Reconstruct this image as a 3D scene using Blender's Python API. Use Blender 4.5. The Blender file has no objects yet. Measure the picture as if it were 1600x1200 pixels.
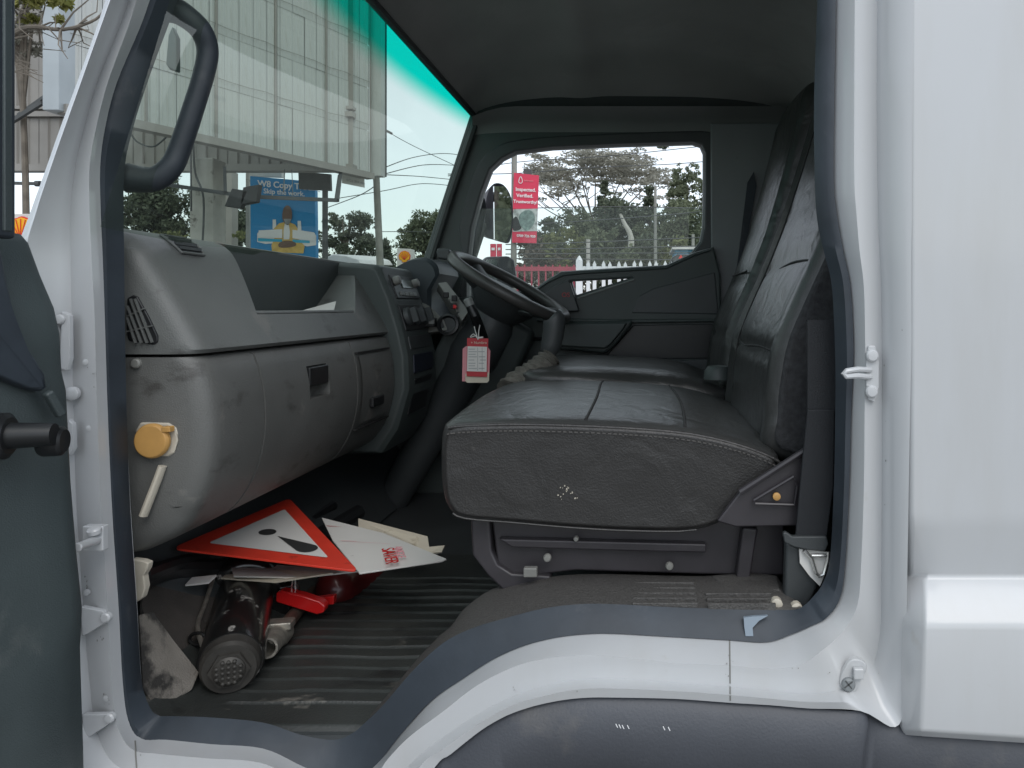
import bpy, bmesh, math, random
import numpy as np
from mathutils import Vector, Matrix
R = math.radians
random.seed(7); RNG = np.random.default_rng(7)
S = bpy.context.scene
COL = S.collection
CZ = 1.5                                   # eye height above the ground
F, VX, VY = 1180.0, 1005.0, 480.0          # lens in pixels of the 1600 px photograph, and where the level axis pierces it

# ------------------------------------------------------------------ camera, world, sun, exposure
cam = bpy.data.objects.new('camera', bpy.data.cameras.new('camera'))
COL.objects.link(cam); S.camera = cam
cam.location = (0, 0, CZ); cam.rotation_euler = (R(90), 0, 0)
cam.data.sensor_width = 36; cam.data.lens = 36 * F / 1600
cam.data.shift_x = -(VX - 800) / 1600; cam.data.shift_y = (VY - 600) / 1600
cam.data.clip_start = .01; cam.data.clip_end = 2000
SUN_EL, SUN_AZ = R(48), R(158)             # high, behind the photographer
w = bpy.data.worlds.new('World'); S.world = w; w.use_nodes = True
nt = w.node_tree; nt.nodes.clear()
def N(t, kind, **kw):
    n = t.nodes.new(kind)
    for k, v in kw.items(): setattr(n, k, v)
    return n
sky = N(nt, 'ShaderNodeTexSky', sky_type='NISHITA', sun_disc=False, sun_elevation=SUN_EL, sun_rotation=SUN_AZ)
bg1 = N(nt, 'ShaderNodeBackground'); bg1.inputs['Strength'].default_value = .05
nt.links.new(sky.outputs[0], bg1.inputs['Color'])
tc = N(nt, 'ShaderNodeTexCoord')
mp = N(nt, 'ShaderNodeMapping'); mp.inputs['Scale'].default_value = (1, 1, 3.2)
nz = N(nt, 'ShaderNodeTexNoise'); nz.inputs['Scale'].default_value = 1.6; nz.inputs['Detail'].default_value = 5
cr = N(nt, 'ShaderNodeValToRGB')
cr.color_ramp.elements[0].position = .3; cr.color_ramp.elements[0].color = (.69, .735, .78, 1)
cr.color_ramp.elements[1].position = .72; cr.color_ramp.elements[1].color = (.90, .945, .985, 1)
bg2 = N(nt, 'ShaderNodeBackground'); bg2.inputs['Strength'].default_value = .86
nt.links.new(tc.outputs['Generated'], mp.inputs[0]); nt.links.new(mp.outputs[0], nz.inputs['Vector'])
nt.links.new(nz.outputs[0], cr.inputs[0]); nt.links.new(cr.outputs[0], bg2.inputs['Color'])
ad = N(nt, 'ShaderNodeAddShader'); wo = N(nt, 'ShaderNodeOutputWorld')   # thin blue sky light through a closed cloud deck
nt.links.new(bg1.outputs[0], ad.inputs[0]); nt.links.new(bg2.outputs[0], ad.inputs[1]); nt.links.new(ad.outputs[0], wo.inputs[0])
sun = bpy.data.objects.new('sun', bpy.data.lights.new('sun', 'SUN')); COL.objects.link(sun)
sun.data.energy = .9; sun.data.angle = R(40); sun.data.color = (1, .97, .93)
sdir = Vector((math.sin(SUN_AZ) * math.cos(SUN_EL), math.cos(SUN_AZ) * math.cos(SUN_EL), math.sin(SUN_EL)))
sun.rotation_euler = sdir.to_track_quat('Z', 'Y').to_euler()
S.view_settings.view_transform = 'Standard'; S.view_settings.look = 'None'
S.view_settings.exposure = 0.38; S.view_settings.gamma = 1; S.view_settings.use_curve_mapping = False
S.render.engine = 'CYCLES'
S.cycles.use_denoising = True
try: S.cycles.denoiser = 'OPENIMAGEDENOISE'
except Exception: pass
S.cycles.max_bounces = 8; S.cycles.transparent_max_bounces = 16; S.cycles.sample_clamp_indirect = 6

# ------------------------------------------------------------------ materials
def mat(name, col, rough=.6, metal=0, bump=0, bs=300, var=.06, vs=6, spot=None, spots=(.62, .68), sps=9, spstretch=(1, 1, 1),
        spec=.5, coat=0, spot2=None, wr=0, ws=14, vdet=4):
    m = bpy.data.materials.new(name); m.use_nodes = True
    t = m.node_tree; b = t.nodes['Principled BSDF']
    b.inputs['Roughness'].default_value = rough; b.inputs['Metallic'].default_value = metal
    b.inputs['Specular IOR Level'].default_value = spec
    if coat: b.inputs['Coat Weight'].default_value = coat; b.inputs['Coat Roughness'].default_value = .12
    c = N(t, 'ShaderNodeTexCoord'); n = N(t, 'ShaderNodeTexNoise')
    n.inputs['Scale'].default_value = vs; n.inputs['Detail'].default_value = vdet
    t.links.new(c.outputs['Object'], n.inputs['Vector'])
    r = N(t, 'ShaderNodeValToRGB')
    r.color_ramp.elements[0].position = .3; r.color_ramp.elements[1].position = .7
    r.color_ramp.elements[0].color = [max(0, x * (1 - var)) for x in col] + [1]
    r.color_ramp.elements[1].color = [min(1, x * (1 + var)) for x in col] + [1]
    t.links.new(n.outputs[0], r.inputs[0]); out = r.outputs[0]
    def layer(out, colr, lims, sc, stretch, seedoff):
        mm = N(t, 'ShaderNodeMapping'); mm.inputs['Scale'].default_value = stretch; mm.inputs['Location'].default_value = seedoff
        t.links.new(c.outputs['Object'], mm.inputs[0])
        n2 = N(t, 'ShaderNodeTexNoise'); n2.inputs['Scale'].default_value = sc; n2.inputs['Detail'].default_value = 7; n2.inputs['Roughness'].default_value = .62
        t.links.new(mm.outputs[0], n2.inputs['Vector'])
        mr = N(t, 'ShaderNodeMapRange'); mr.inputs[1].default_value = lims[0]; mr.inputs[2].default_value = lims[1]
        t.links.new(n2.outputs[0], mr.inputs[0])
        mx = N(t, 'ShaderNodeMix', data_type='RGBA'); mx.inputs['B'].default_value = list(colr) + [1]
        t.links.new(mr.outputs[0], mx.inputs['Factor']); t.links.new(out, mx.inputs['A'])
        return mx.outputs['Result']
    if spot: out = layer(out, spot, spots, sps, spstretch, (0, 0, 0))
    if spot2: out = layer(out, spot2[0], spot2[1], spot2[2], spot2[3], (7, 3, 1))
    t.links.new(out, b.inputs['Base Color'])
    if bump:
        n3 = N(t, 'ShaderNodeTexNoise'); n3.inputs['Scale'].default_value = bs; n3.inputs['Detail'].default_value = 3
        t.links.new(c.outputs['Object'], n3.inputs['Vector'])
        bu = N(t, 'ShaderNodeBump'); bu.inputs['Strength'].default_value = bump; bu.inputs['Distance'].default_value = .002
        t.links.new(n3.outputs[0], bu.inputs['Height']); t.links.new(bu.outputs[0], b.inputs['Normal'])
        if wr:                               # wide soft wrinkles and dents under the fine grain
            n4 = N(t, 'ShaderNodeTexNoise'); n4.inputs['Scale'].default_value = ws; n4.inputs['Detail'].default_value = 2; n4.inputs['Distortion'].default_value = 1.2
            t.links.new(c.outputs['Object'], n4.inputs['Vector'])
            b2 = N(t, 'ShaderNodeBump'); b2.inputs['Strength'].default_value = wr; b2.inputs['Distance'].default_value = .012
            t.links.new(n4.outputs[0], b2.inputs['Height']); t.links.new(b2.outputs[0], bu.inputs['Normal'])
    return m
def glass(name, tint, band=None, dust=.04, refl=.9):
    m = bpy.data.materials.new(name); m.use_nodes = True
    t = m.node_tree; t.nodes.clear()
    o = N(t, 'ShaderNodeOutputMaterial'); tr = N(t, 'ShaderNodeBsdfTransparent'); tr.inputs[0].default_value = list(tint) + [1]
    gl = N(t, 'ShaderNodeBsdfGlossy'); gl.inputs['Roughness'].default_value = .02
    lw = N(t, 'ShaderNodeLayerWeight'); lw.inputs[0].default_value = .5
    pw_ = N(t, 'ShaderNodeMath', operation='POWER'); pw_.inputs[1].default_value = 5
    t.links.new(lw.outputs['Facing'], pw_.inputs[0])
    mf = N(t, 'ShaderNodeMath', operation='MULTIPLY_ADD'); mf.inputs[1].default_value = .5 * refl; mf.inputs[2].default_value = .05 * refl
    t.links.new(pw_.outputs[0], mf.inputs[0])
    if band:                                # dyed shade band along the top edge of the windscreen
        c = N(t, 'ShaderNodeTexCoord'); sx = N(t, 'ShaderNodeSeparateXYZ'); t.links.new(c.outputs['Object'], sx.inputs[0])
        mr = N(t, 'ShaderNodeMapRange', interpolation_type='SMOOTHSTEP'); mr.inputs[1].default_value = band[0]; mr.inputs[2].default_value = band[1]
        t.links.new(sx.outputs['Z'], mr.inputs[0])
        mx = N(t, 'ShaderNodeMix', data_type='RGBA'); mx.inputs['A'].default_value = list(tint) + [1]; mx.inputs['B'].default_value = list(band[2]) + [1]
        t.links.new(mr.outputs[0], mx.inputs['Factor']); t.links.new(mx.outputs['Result'], tr.inputs[0])
    df = N(t, 'ShaderNodeBsdfDiffuse'); df.inputs[0].default_value = (.55, .6, .57, 1)
    c2 = N(t, 'ShaderNodeTexCoord'); nn = N(t, 'ShaderNodeTexNoise'); nn.inputs['Scale'].default_value = 5; nn.inputs['Detail'].default_value = 6
    t.links.new(c2.outputs['Object'], nn.inputs['Vector'])
    md = N(t, 'ShaderNodeMath', operation='MULTIPLY'); md.inputs[1].default_value = dust * 2
    t.links.new(nn.outputs[0], md.inputs[0])
    m1 = N(t, 'ShaderNodeMixShader'); m2 = N(t, 'ShaderNodeMixShader')
    t.links.new(md.outputs[0], m1.inputs[0]); t.links.new(tr.outputs[0], m1.inputs[1]); t.links.new(df.outputs[0], m1.inputs[2])
    t.links.new(mf.outputs[0], m2.inputs[0]); t.links.new(m1.outputs[0], m2.inputs[1]); t.links.new(gl.outputs[0], m2.inputs[2])
    t.links.new(m2.outputs[0], o.inputs[0])
    return m
def leafmat(name, c1, c2, sc=.8):
    m = mat(name, c1, .75, var=0, spec=.2)
    t = m.node_tree; b = t.nodes['Principled BSDF']
    ge = N(t, 'ShaderNodeNewGeometry'); r = N(t, 'ShaderNodeValToRGB')
    r.color_ramp.elements[0].color = list(c1) + [1]; r.color_ramp.elements[1].color = list(c2) + [1]
    t.links.new(ge.outputs['Random Per Island'], r.inputs[0]); t.links.new(r.outputs[0], b.inputs['Base Color'])
    tl = N(t, 'ShaderNodeBsdfTranslucent'); mx = N(t, 'ShaderNodeMixShader'); mx.inputs[0].default_value = .35; t.links.new(r.outputs[0], tl.inputs[0])
    t.links.new(b.outputs[0], mx.inputs[1]); t.links.new(tl.outputs[0], mx.inputs[2]); t.links.new(mx.outputs[0], t.nodes['Material Output'].inputs[0])
    return m
MT = {}
MT['white'] = mat('white_paint', (.505, .518, .528), .32, var=.03, vs=3, coat=.5, spot=(.42, .41, .38), spots=(.66, .82), sps=16, spot2=((.47, .475, .47), (.45, .75), 3.5, (2.2, 2.2, .35)))
MT['seal'] = mat('black_rubber', (.030, .039, .050), .55, var=.2, vs=12, bump=.15, bs=90, wr=.15, ws=9, spot=(.085, .09, .095), spots=(.60, .80), sps=16, spstretch=(1, 1, .5))
MT['dash'] = mat('dash_plastic', (.124, .130, .125), .46, var=.12, vs=5, bump=.35, bs=520, spot=(.20, .195, .18), spots=(.62, .74), sps=7, spot2=((.062, .062, .059), (.60, .72), 14, (1, 1, 2)))
MT['dashlow'] = mat('lower_dash_plastic', (.117, .119, .113), .46, var=.14, vs=6, bump=.35, bs=520, spot=(.22, .21, .19), spots=(.615, .70), sps=8, spot2=((.056, .054, .05), (.58, .72), 12, (1, 1, 2)))
MT['dark'] = mat('dark_plastic', (.050, .056, .058), .45, var=.15, bump=.2, bs=500)
MT['black'] = mat('black_plastic', (.012, .013, .014), .4, var=.2)
MT['grey'] = mat('grey_plastic', (.22, .23, .22), .5, var=.1, bump=.15, bs=500)
MT['silver'] = mat('worn_switch_panel', (.20, .20, .185), .42, var=.15, vs=20)
MT['green'] = mat('door_trim_plastic', (.052, .064, .062), .5, var=.10, bump=.2, bs=600)
MT['doorin'] = mat('open_door_trim', (.046, .060, .062), .5, var=.12, vs=8, bump=.25, bs=600, spot=(.12, .13, .125), spots=(.62, .8), sps=6)
MT['liner'] = mat('headliner_vinyl', (.36, .365, .355), .7, var=.12, vs=4, bump=.3, bs=250, wr=.5, ws=4)
MT['wallgrey'] = mat('grey_inner_metal', (.21, .225, .23), .5, var=.06, vs=5)
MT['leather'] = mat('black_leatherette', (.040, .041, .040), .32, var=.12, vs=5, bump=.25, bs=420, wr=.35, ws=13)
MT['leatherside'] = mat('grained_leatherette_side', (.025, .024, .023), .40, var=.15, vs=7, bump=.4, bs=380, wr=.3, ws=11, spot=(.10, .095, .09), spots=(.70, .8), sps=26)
MT['cloth'] = mat('black_seat_cloth', (.030, .031, .033), .9, var=.35, vs=120, bump=.6, bs=500)
MT['seam'] = mat('seam_thread', (.016, .016, .016), .7)
MT['stitch'] = mat('stitch_thread', (.09, .085, .08), .8)
MT['frame'] = mat('painted_seat_frame', (.035, .032, .036), .4, var=.2, vs=15, spot=(.14, .12, .11), spots=(.70, .78), sps=18)
MT['step'] = mat('textured_step_plastic', (.070, .067, .063), .55, var=.32, vs=420, bump=.9, bs=300, spot=(.13, .125, .115), spots=(.58, .74), sps=7)
MT['mat'] = mat('rubber_floor_mat', (.034, .037, .035), .38, var=.25, vs=7, bump=.35, bs=260, spot=(.15, .142, .125), spots=(.615, .68), sps=7, spstretch=(1, 1.5, 1), spot2=((.014, .014, .014), (.56, .66), 7, (1, 1.8, 1)))
MT['carpet'] = mat('worn_carpet', (.17, .155, .135), .9, var=.25, vs=12, bump=.8, bs=400, spot=(.03, .028, .026), spots=(.52, .60), sps=9)
MT['jack'] = mat('greasy_black_paint', (.009, .009, .009), .28, var=.2, spot=(.30, .29, .27), spots=(.615, .66), sps=24, coat=.4)
MT['jackend'] = mat('dusty_dark_metal', (.050, .047, .042), .5, metal=.3, var=.25, vs=40)
MT['rust'] = mat('raw_steel', (.34, .32, .28), .45, metal=.75, var=.25, vs=60, bump=.5, bs=160)
MT['rustdark'] = mat('rusty_tube', (.10, .07, .055), .6, metal=.3, var=.3, vs=40)
MT['steel'] = mat('bright_steel', (.6, .6, .58), .25, metal=.9)
MT['red'] = mat('red_reflective', (.62, .045, .025), .35, var=.1, vs=20, spot=(.30, .03, .02), spots=(.62, .72), sps=30)
MT['redgloss'] = mat('red_gloss', (.60, .015, .015), .25, coat=.5)
MT['signwhite'] = mat('scuffed_white_sign', (.62, .61, .58), .45, var=.06, spot=(.25, .24, .22), spots=(.70, .75), sps=40)
MT['signblack'] = mat('sign_black', (.03, .03, .03), .5)
MT['paper'] = mat('paper', (.70, .69, .66), .8, var=.04)
MT['cream'] = mat('cream_card', (.62, .57, .46), .8, var=.08, spot=(.4, .34, .24), spots=(.6, .75), sps=30)
MT['pink'] = mat('pink_print', (.70, .30, .33), .7)
MT['tagred'] = mat('tag_red', (.48, .035, .045), .45)
MT['yellowcap'] = mat('aged_yellow_cap', (.50, .28, .085), .5, var=.12, vs=30)
MT['beige'] = mat('beige_plastic', (.50, .46, .38), .5, var=.12, vs=18)
MT['fender'] = mat('faded_black_fender', (.058, .063, .074), .5, var=.15, vs=5, bump=.25, bs=300, wr=.15, ws=5, spot=(.12, .115, .11), spots=(.60, .82), sps=8)
MT['mirror'] = mat('mirror_glass', (.85, .87, .88), .02, metal=1, var=0)
MT['mirrorback'] = mat('mirror_shell', (.085, .080, .095), .4)
MT['asphalt'] = mat('asphalt', (.20, .195, .185), .9, var=.2, vs=2, bump=.6, bs=60)
MT['panel'] = mat('weathered_white_sheet', (.455, .475, .46), .55, var=.08, vs=1.5, spot=(.38, .39, .365), spots=(.60, .80), sps=3, spstretch=(3, 3, .5))
MT['panelgrey'] = mat('grey_and_shaded_sheet', (.27, .26, .24), .6, var=.1, vs=2)  # the shade on the hoarding's rear face is put into this darker grey
MT['steelgrey'] = mat('grey_steel', (.075, .08, .08), .6, metal=0, var=.15)
MT['concrete'] = mat('concrete', (.42, .41, .375), .85, var=.15, vs=4, spot=(.15, .14, .12), spots=(.60, .68), sps=5, bump=.4, bs=40)
MT['pole'] = mat('weathered_pole', (.25, .25, .225), .8, var=.15, vs=6)
MT['wood'] = mat('bark', (.16, .14, .115), .9, var=.25, vs=8)
MT['palewood'] = mat('pale_bark', (.44, .43, .38), .85, var=.15, vs=6)
MT['blue'] = mat('billboard_blue', (.005, .25, .56), .4, var=.12, vs=.6)
MT['letter'] = mat('white_print', (.80, .80, .80), .5, var=0)
MT['skin'] = mat('print_brown', (.17, .105, .075), .6, var=.1)
MT['jacket'] = mat('print_yellow', (.68, .46, .13), .6, var=.15, vs=9)
MT['cyan'] = mat('print_cyan', (.03, .42, .62), .5)
MT['greyprint'] = mat('print_grey', (.30, .31, .31), .6, var=.4, vs=6)
MT['banner'] = mat('banner_red', (.62, .035, .085), .5, var=.06, vs=5)
MT['shellyellow'] = mat('emblem_yellow', (.85, .42, .01), .4, var=0)
MT['shellred'] = mat('emblem_red', (.68, .03, .02), .4, var=0)
MT['fencewhite'] = mat('white_fence_paint', (.74, .75, .76), .5)
MT['fencered'] = mat('red_fence_paint', (.34, .045, .075), .6)
MT['tarp'] = mat('white_tarpaulin', (.72, .72, .72), .6, bump=.5, bs=6)
MT['bluepaint'] = mat('blue_paint', (.12, .32, .45), .5)
MT['leafdark'] = leafmat('dark_leaves', (.07, .088, .064), (.165, .19, .13))  # leaf colours from here on are paled to carry the haze
MT['leafmid'] = leafmat('mid_leaves', (.10, .122, .078), (.22, .245, .155))
MT['leaflight'] = leafmat('light_leaves', (.12, .14, .06), (.26, .27, .13))
MT['leafgrey'] = leafmat('grey_olive_leaves', (.26, .26, .22), (.42, .41, .35))
MT['leafyellow'] = leafmat('yellow_green_leaves', (.14, .15, .04), (.30, .29, .10))
MT['leafbrown'] = leafmat('dry_hedge_leaves', (.085, .072, .06), (.20, .17, .135))
MT['windscreen'] = glass('green_tinted_windscreen', (.66, .735, .665), band=(.552 + CZ, .622 + CZ, (.0, .56, .41)), dust=.055)
MT['sideglass'] = glass('dusty_side_glass', (.84, .90, .87), dust=.115, refl=.6)
MT['tyre'] = mat('tyre_rubber', (.02, .02, .02), .8)
MT['orange'] = mat('orange_lens', (.7, .22, .02), .2)

# ------------------------------------------------------------------ mesh helpers (camera-relative metres in, world out)
def P(px, py, Y): return Vector(((px - VX) / F * Y, Y, (VY - py) / F * Y))
ORIGIN = {}
def worldloc(o):
    return ORIGIN.get(o.name, Vector((0, 0, 0))) if o else Vector((0, 0, 0))
def thing(name, label, cat, loc=(0, 0, 0), group=None):
    o = bpy.data.objects.new(name, None); COL.objects.link(o); o.location = loc; o.empty_display_size = .1
    ORIGIN[o.name] = Vector(loc)
    tag(o, label, cat, group); return o
def tag(o, label, cat=None, group=None, kind=None):
    if label: o['label'] = label
    if cat: o['category'] = cat
    if group: o['group'] = group
    if kind: o['kind'] = kind
    return o
def smooth(me, ang=38):
    if len(me.polygons):
        me.polygons.foreach_set('use_smooth', [True] * len(me.polygons))
        try: me.set_sharp_from_angle(angle=R(ang))
        except Exception: pass
class MB:
    def __init__(s): s.v = []; s.f = []; s.m = []
    def add(s, vs, fs, mi=0):
        b = len(s.v); s.v += [Vector(p) for p in vs]; s.f += [[i + b for i in f] for f in fs]; s.m += [mi] * len(fs); return s
    def box(s, x0, x1, y0, y1, z0, z1, mi=0):
        vs = [(x, y, z) for x in (x0, x1) for y in (y0, y1) for z in (z0, z1)]
        return s.add(vs, [(0, 1, 3, 2), (4, 6, 7, 5), (0, 4, 5, 1), (2, 3, 7, 6), (0, 2, 6, 4), (1, 5, 7, 3)], mi)
    def obox(s, c, ux, uy, uz, mi=0):       # oriented box from centre and half-axis vectors
        c = Vector(c); vs = [c + ux * a + uy * b + uz * d for a in (-1, 1) for b in (-1, 1) for d in (-1, 1)]
        return s.add(vs, [(0, 1, 3, 2), (4, 6, 7, 5), (0, 4, 5, 1), (2, 3, 7, 6), (0, 2, 6, 4), (1, 5, 7, 3)], mi)
    def bar(s, a, b, w, h=None, up=(0, 0, 1), mi=0):
        a = Vector(a); b = Vector(b); d = b - a; L = d.length; d.normalize(); h = h or w
        u = Vector(up)
        if abs(d.dot(u)) > .95: u = Vector((1, 0, 0))
        x = d.cross(u).normalized(); y = x.cross(d).normalized()
        return s.obox((a + b) / 2, d * (L / 2), x * (w / 2), y * (h / 2), mi)
    def tube(s, pts, r, n=10, caps=True, mi=0, flat=1.0):
        pts = [Vector(p) for p in pts]; k = len(pts); rs = r if isinstance(r, (list, tuple)) else [r] * k
        vs = []; up = None
        for i, p in enumerate(pts):
            d = (pts[min(i + 1, k - 1)] - pts[max(i - 1, 0)]).normalized()
            if up is None:
                up = Vector((0, 0, 1)) if abs(d.z) < .9 else Vector((1, 0, 0))
            x = d.cross(up).normalized(); y = x.cross(d).normalized(); up = y
            for j in range(n):
                a = 2 * math.pi * j / n; vs.append(p + x * (math.cos(a) * rs[i]) + y * (math.sin(a) * rs[i] * flat))
        fs = [(i * n + j, i * n + (j + 1) % n, (i + 1) * n + (j + 1) % n, (i + 1) * n + j) for i in range(k - 1) for j in range(n)]
        if caps: fs += [list(range(n))[::-1], [(k - 1) * n + j for j in range(n)]]
        return s.add(vs, fs, mi)
    def lathe(s, o, axis, prof, n=28, mi=0):   # prof: (distance along axis, radius)
        o = Vector(o); d = Vector(axis).normalized(); u = Vector((0, 0, 1)) if abs(d.z) < .9 else Vector((1, 0, 0))
        x = d.cross(u).normalized(); y = x.cross(d).normalized(); vs = []
        for t, r in prof:
            for j in range(n):
                a = 2 * math.pi * j / n; vs.append(o + d * t + x * (math.cos(a) * r) + y * (math.sin(a) * r))
        k = len(prof)
        fs = [(i * n + j, i * n + (j + 1) % n, (i + 1) * n + (j + 1) % n, (i + 1) * n + j) for i in range(k - 1) for j in range(n)]
        fs += [list(range(n))[::-1], [(k - 1) * n + j for j in range(n)]]
        return s.add(vs, fs, mi)
    def loft(s, rings, closed=False, mi=0, capends=False):
        n = len(rings[0]); vs = [p for r in rings for p in r]; fs = []
        for i in range(len(rings) - 1):
            for j in range(n if closed else n - 1):
                fs.append((i * n + j, i * n + (j + 1) % n, (i + 1) * n + (j + 1) % n, (i + 1) * n + j))
        if capends: fs += [list(range(n))[::-1], [(len(rings) - 1) * n + j for j in range(n)]]
        return s.add(vs, fs, mi)
    def poly(s, pts, mi=0): return s.add(pts, [list(range(len(pts)))], mi)
    def slab(s, pts, d, mi=0):               # polygon given thickness along vector d
        n = len(pts); d = Vector(d); vs = [Vector(p) for p in pts] + [Vector(p) + d for p in pts]
        return s.add(vs, [list(range(n))[::-1], [n + i for i in range(n)]] + [(i, (i + 1) % n, n + (i + 1) % n, n + i) for i in range(n)], mi)
def mk(name, mb, mats, parent=None, bevel=0, seg=2, ang=38, fix=True, label=None, sub=0):
    if not isinstance(mats, (list, tuple)): mats = [mats]
    off = worldloc(parent); me = bpy.data.meshes.new(name)
    me.from_pydata([(v.x - off.x, v.y - off.y, v.z + CZ - off.z) for v in mb.v], [], mb.f)
    for m in mats: me.materials.append(m)
    if len(mats) > 1: me.polygons.foreach_set('material_index', mb.m)
    if fix:
        bm = bmesh.new(); bm.from_mesh(me); bmesh.ops.recalc_face_normals(bm, faces=bm.faces); bm.to_mesh(me); bm.free()
    smooth(me, ang); me.update()
    o = bpy.data.objects.new(name, me); COL.objects.link(o); o.parent = parent; ORIGIN[o.name] = off
    if bevel:
        b = o.modifiers.new('bevel', 'BEVEL'); b.width = bevel; b.segments = seg; b.limit_method = 'ANGLE'; b.angle_limit = R(35); b.harden_normals = True
    if sub:
        b = o.modifiers.new('sub', 'SUBSURF'); b.levels = sub; b.render_levels = sub
    if label: o['label'] = label
    return o
def cut(o, mb):                              # subtract a closed shape from an object
    c = mk('cutter', mb, [], None)
    off = worldloc(o)
    c.location = (0, 0, 0)
    for v in c.data.vertices: v.co -= off
    md = o.modifiers.new('cut', 'BOOLEAN'); md.object = c; md.operation = 'DIFFERENCE'; md.solver = 'EXACT'
    old = o.data; bpy.context.view_layer.update()
    # evaluated in the object's own space: both carry the same origin offset
    par = o.parent; o.parent = None; bpy.context.view_layer.update()
    dg = bpy.context.evaluated_depsgraph_get()
    me = bpy.data.meshes.new_from_object(o.evaluated_get(dg), preserve_all_data_layers=True, depsgraph=dg)
    o.modifiers.clear(); o.data = me; me.name = old.name; o.parent = par
    smooth(me); bpy.data.objects.remove(c)
    return o
def cat(pts, k=4, closed=False):             # Catmull-Rom through points
    pts = [Vector(p) for p in pts]; n = len(pts); out = []
    for i in range(n if closed else n - 1):
        if closed: a, b, c, d = pts[i - 1], pts[i], pts[(i + 1) % n], pts[(i + 2) % n]
        else: a, b, c, d = pts[max(i - 1, 0)], pts[i], pts[i + 1], pts[min(i + 2, n - 1)]
        for j in range(k):
            t = j / k
            out.append(.5 * ((2 * b) + (c - a) * t + (2 * a - 5 * b + 4 * c - d) * t * t + (3 * b - a - 3 * c + d) * t ** 3))
    if not closed: out.append(pts[-1])
    return out
def plate(name, outlines, O, u, v, th, mats, parent=None, bevel=0, rnd=True, label=None):
    """flat plate with holes: outlines in metres in the frame (O,u,v), thickness th behind and before the plane"""
    cu = bpy.data.curves.new(name, 'CURVE'); cu.dimensions = '2D'; cu.fill_mode = 'BOTH'; cu.extrude = th / 2; cu.bevel_depth = bevel; cu.bevel_resolution = 1
    for pts in outlines:
        sp = cu.splines.new('POLY'); sp.points.add(len(pts) - 1); sp.use_cyclic_u = True
        for i, p in enumerate(pts): sp.points[i].co = (p[0], p[1], 0, 1)
    return from_curve(name, cu, O, u, v, mats, parent, label)
def from_curve(name, cu, O, u, v, mats, parent, label=None):
    t = bpy.data.objects.new('tmp', cu); COL.objects.link(t); bpy.context.view_layer.update()
    dg = bpy.context.evaluated_depsgraph_get(); me = bpy.data.meshes.new_from_object(t.evaluated_get(dg)); bpy.data.objects.remove(t)
    O = Vector(O); u = Vector(u).normalized(); v = Vector(v).normalized(); n = u.cross(v); off = worldloc(parent)
    for q in me.vertices:
        p = O + u * q.co.x + v * q.co.y + n * q.co.z; q.co = (p.x - off.x, p.y - off.y, p.z + CZ - off.z)
    me.name = name; me.materials.clear()
    me.materials.append(mats); me.polygons.foreach_set('material_index', [0] * len(me.polygons)); smooth(me, 30); me.update()
    o = bpy.data.objects.new(name, me); COL.objects.link(o); o.parent = parent; ORIGIN[o.name] = off
    if label: o['label'] = label
    return o
def pplate(name, outlines, Y, th, mats, parent=None, bevel=0, k=0, label=None):   # plate facing the opening, outline read at distance Y
    o2 = []
    for pts in outlines:
        q = [P(a, b, Y) for a, b in pts]
        if k: q = cat(q, k, True)
        o2.append([(p.x, p.z) for p in q])
    return plate(name, o2, (0, Y, 0), (1, 0, 0), (0, 0, 1), th, mats, parent, bevel, label=label)
def text(name, body, O, u, v, size, m, parent, align='CENTER', ext=.0008, label=None, bold=0):
    cu = bpy.data.curves.new(name, 'FONT'); cu.body = body; cu.size = size; cu.align_x = align; cu.align_y = 'CENTER'; cu.extrude = ext; cu.offset = bold
    return from_curve(name, cu, O, u, v, m, parent, label)
def copy_tree(o, parent=None):
    c = o.copy(); COL.objects.link(c); c.parent = parent; ORIGIN[c.name] = worldloc(o)
    for ch in o.children: copy_tree(ch, c)
    return c

# ================================================================== GROUND
g = MB(); g.add([(-400, -400, -CZ), (400, -400, -CZ), (400, 600, -CZ), (-400, 600, -CZ)], [(0, 1, 2, 3)])
tag(mk('ground', g, MT['asphalt']), None, kind='structure')

# ================================================================== TRUCK
TR = thing('truck', 'white light truck seen into its cab through the open passenger door', 'truck', (-.1, 1.75, 0))
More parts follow.
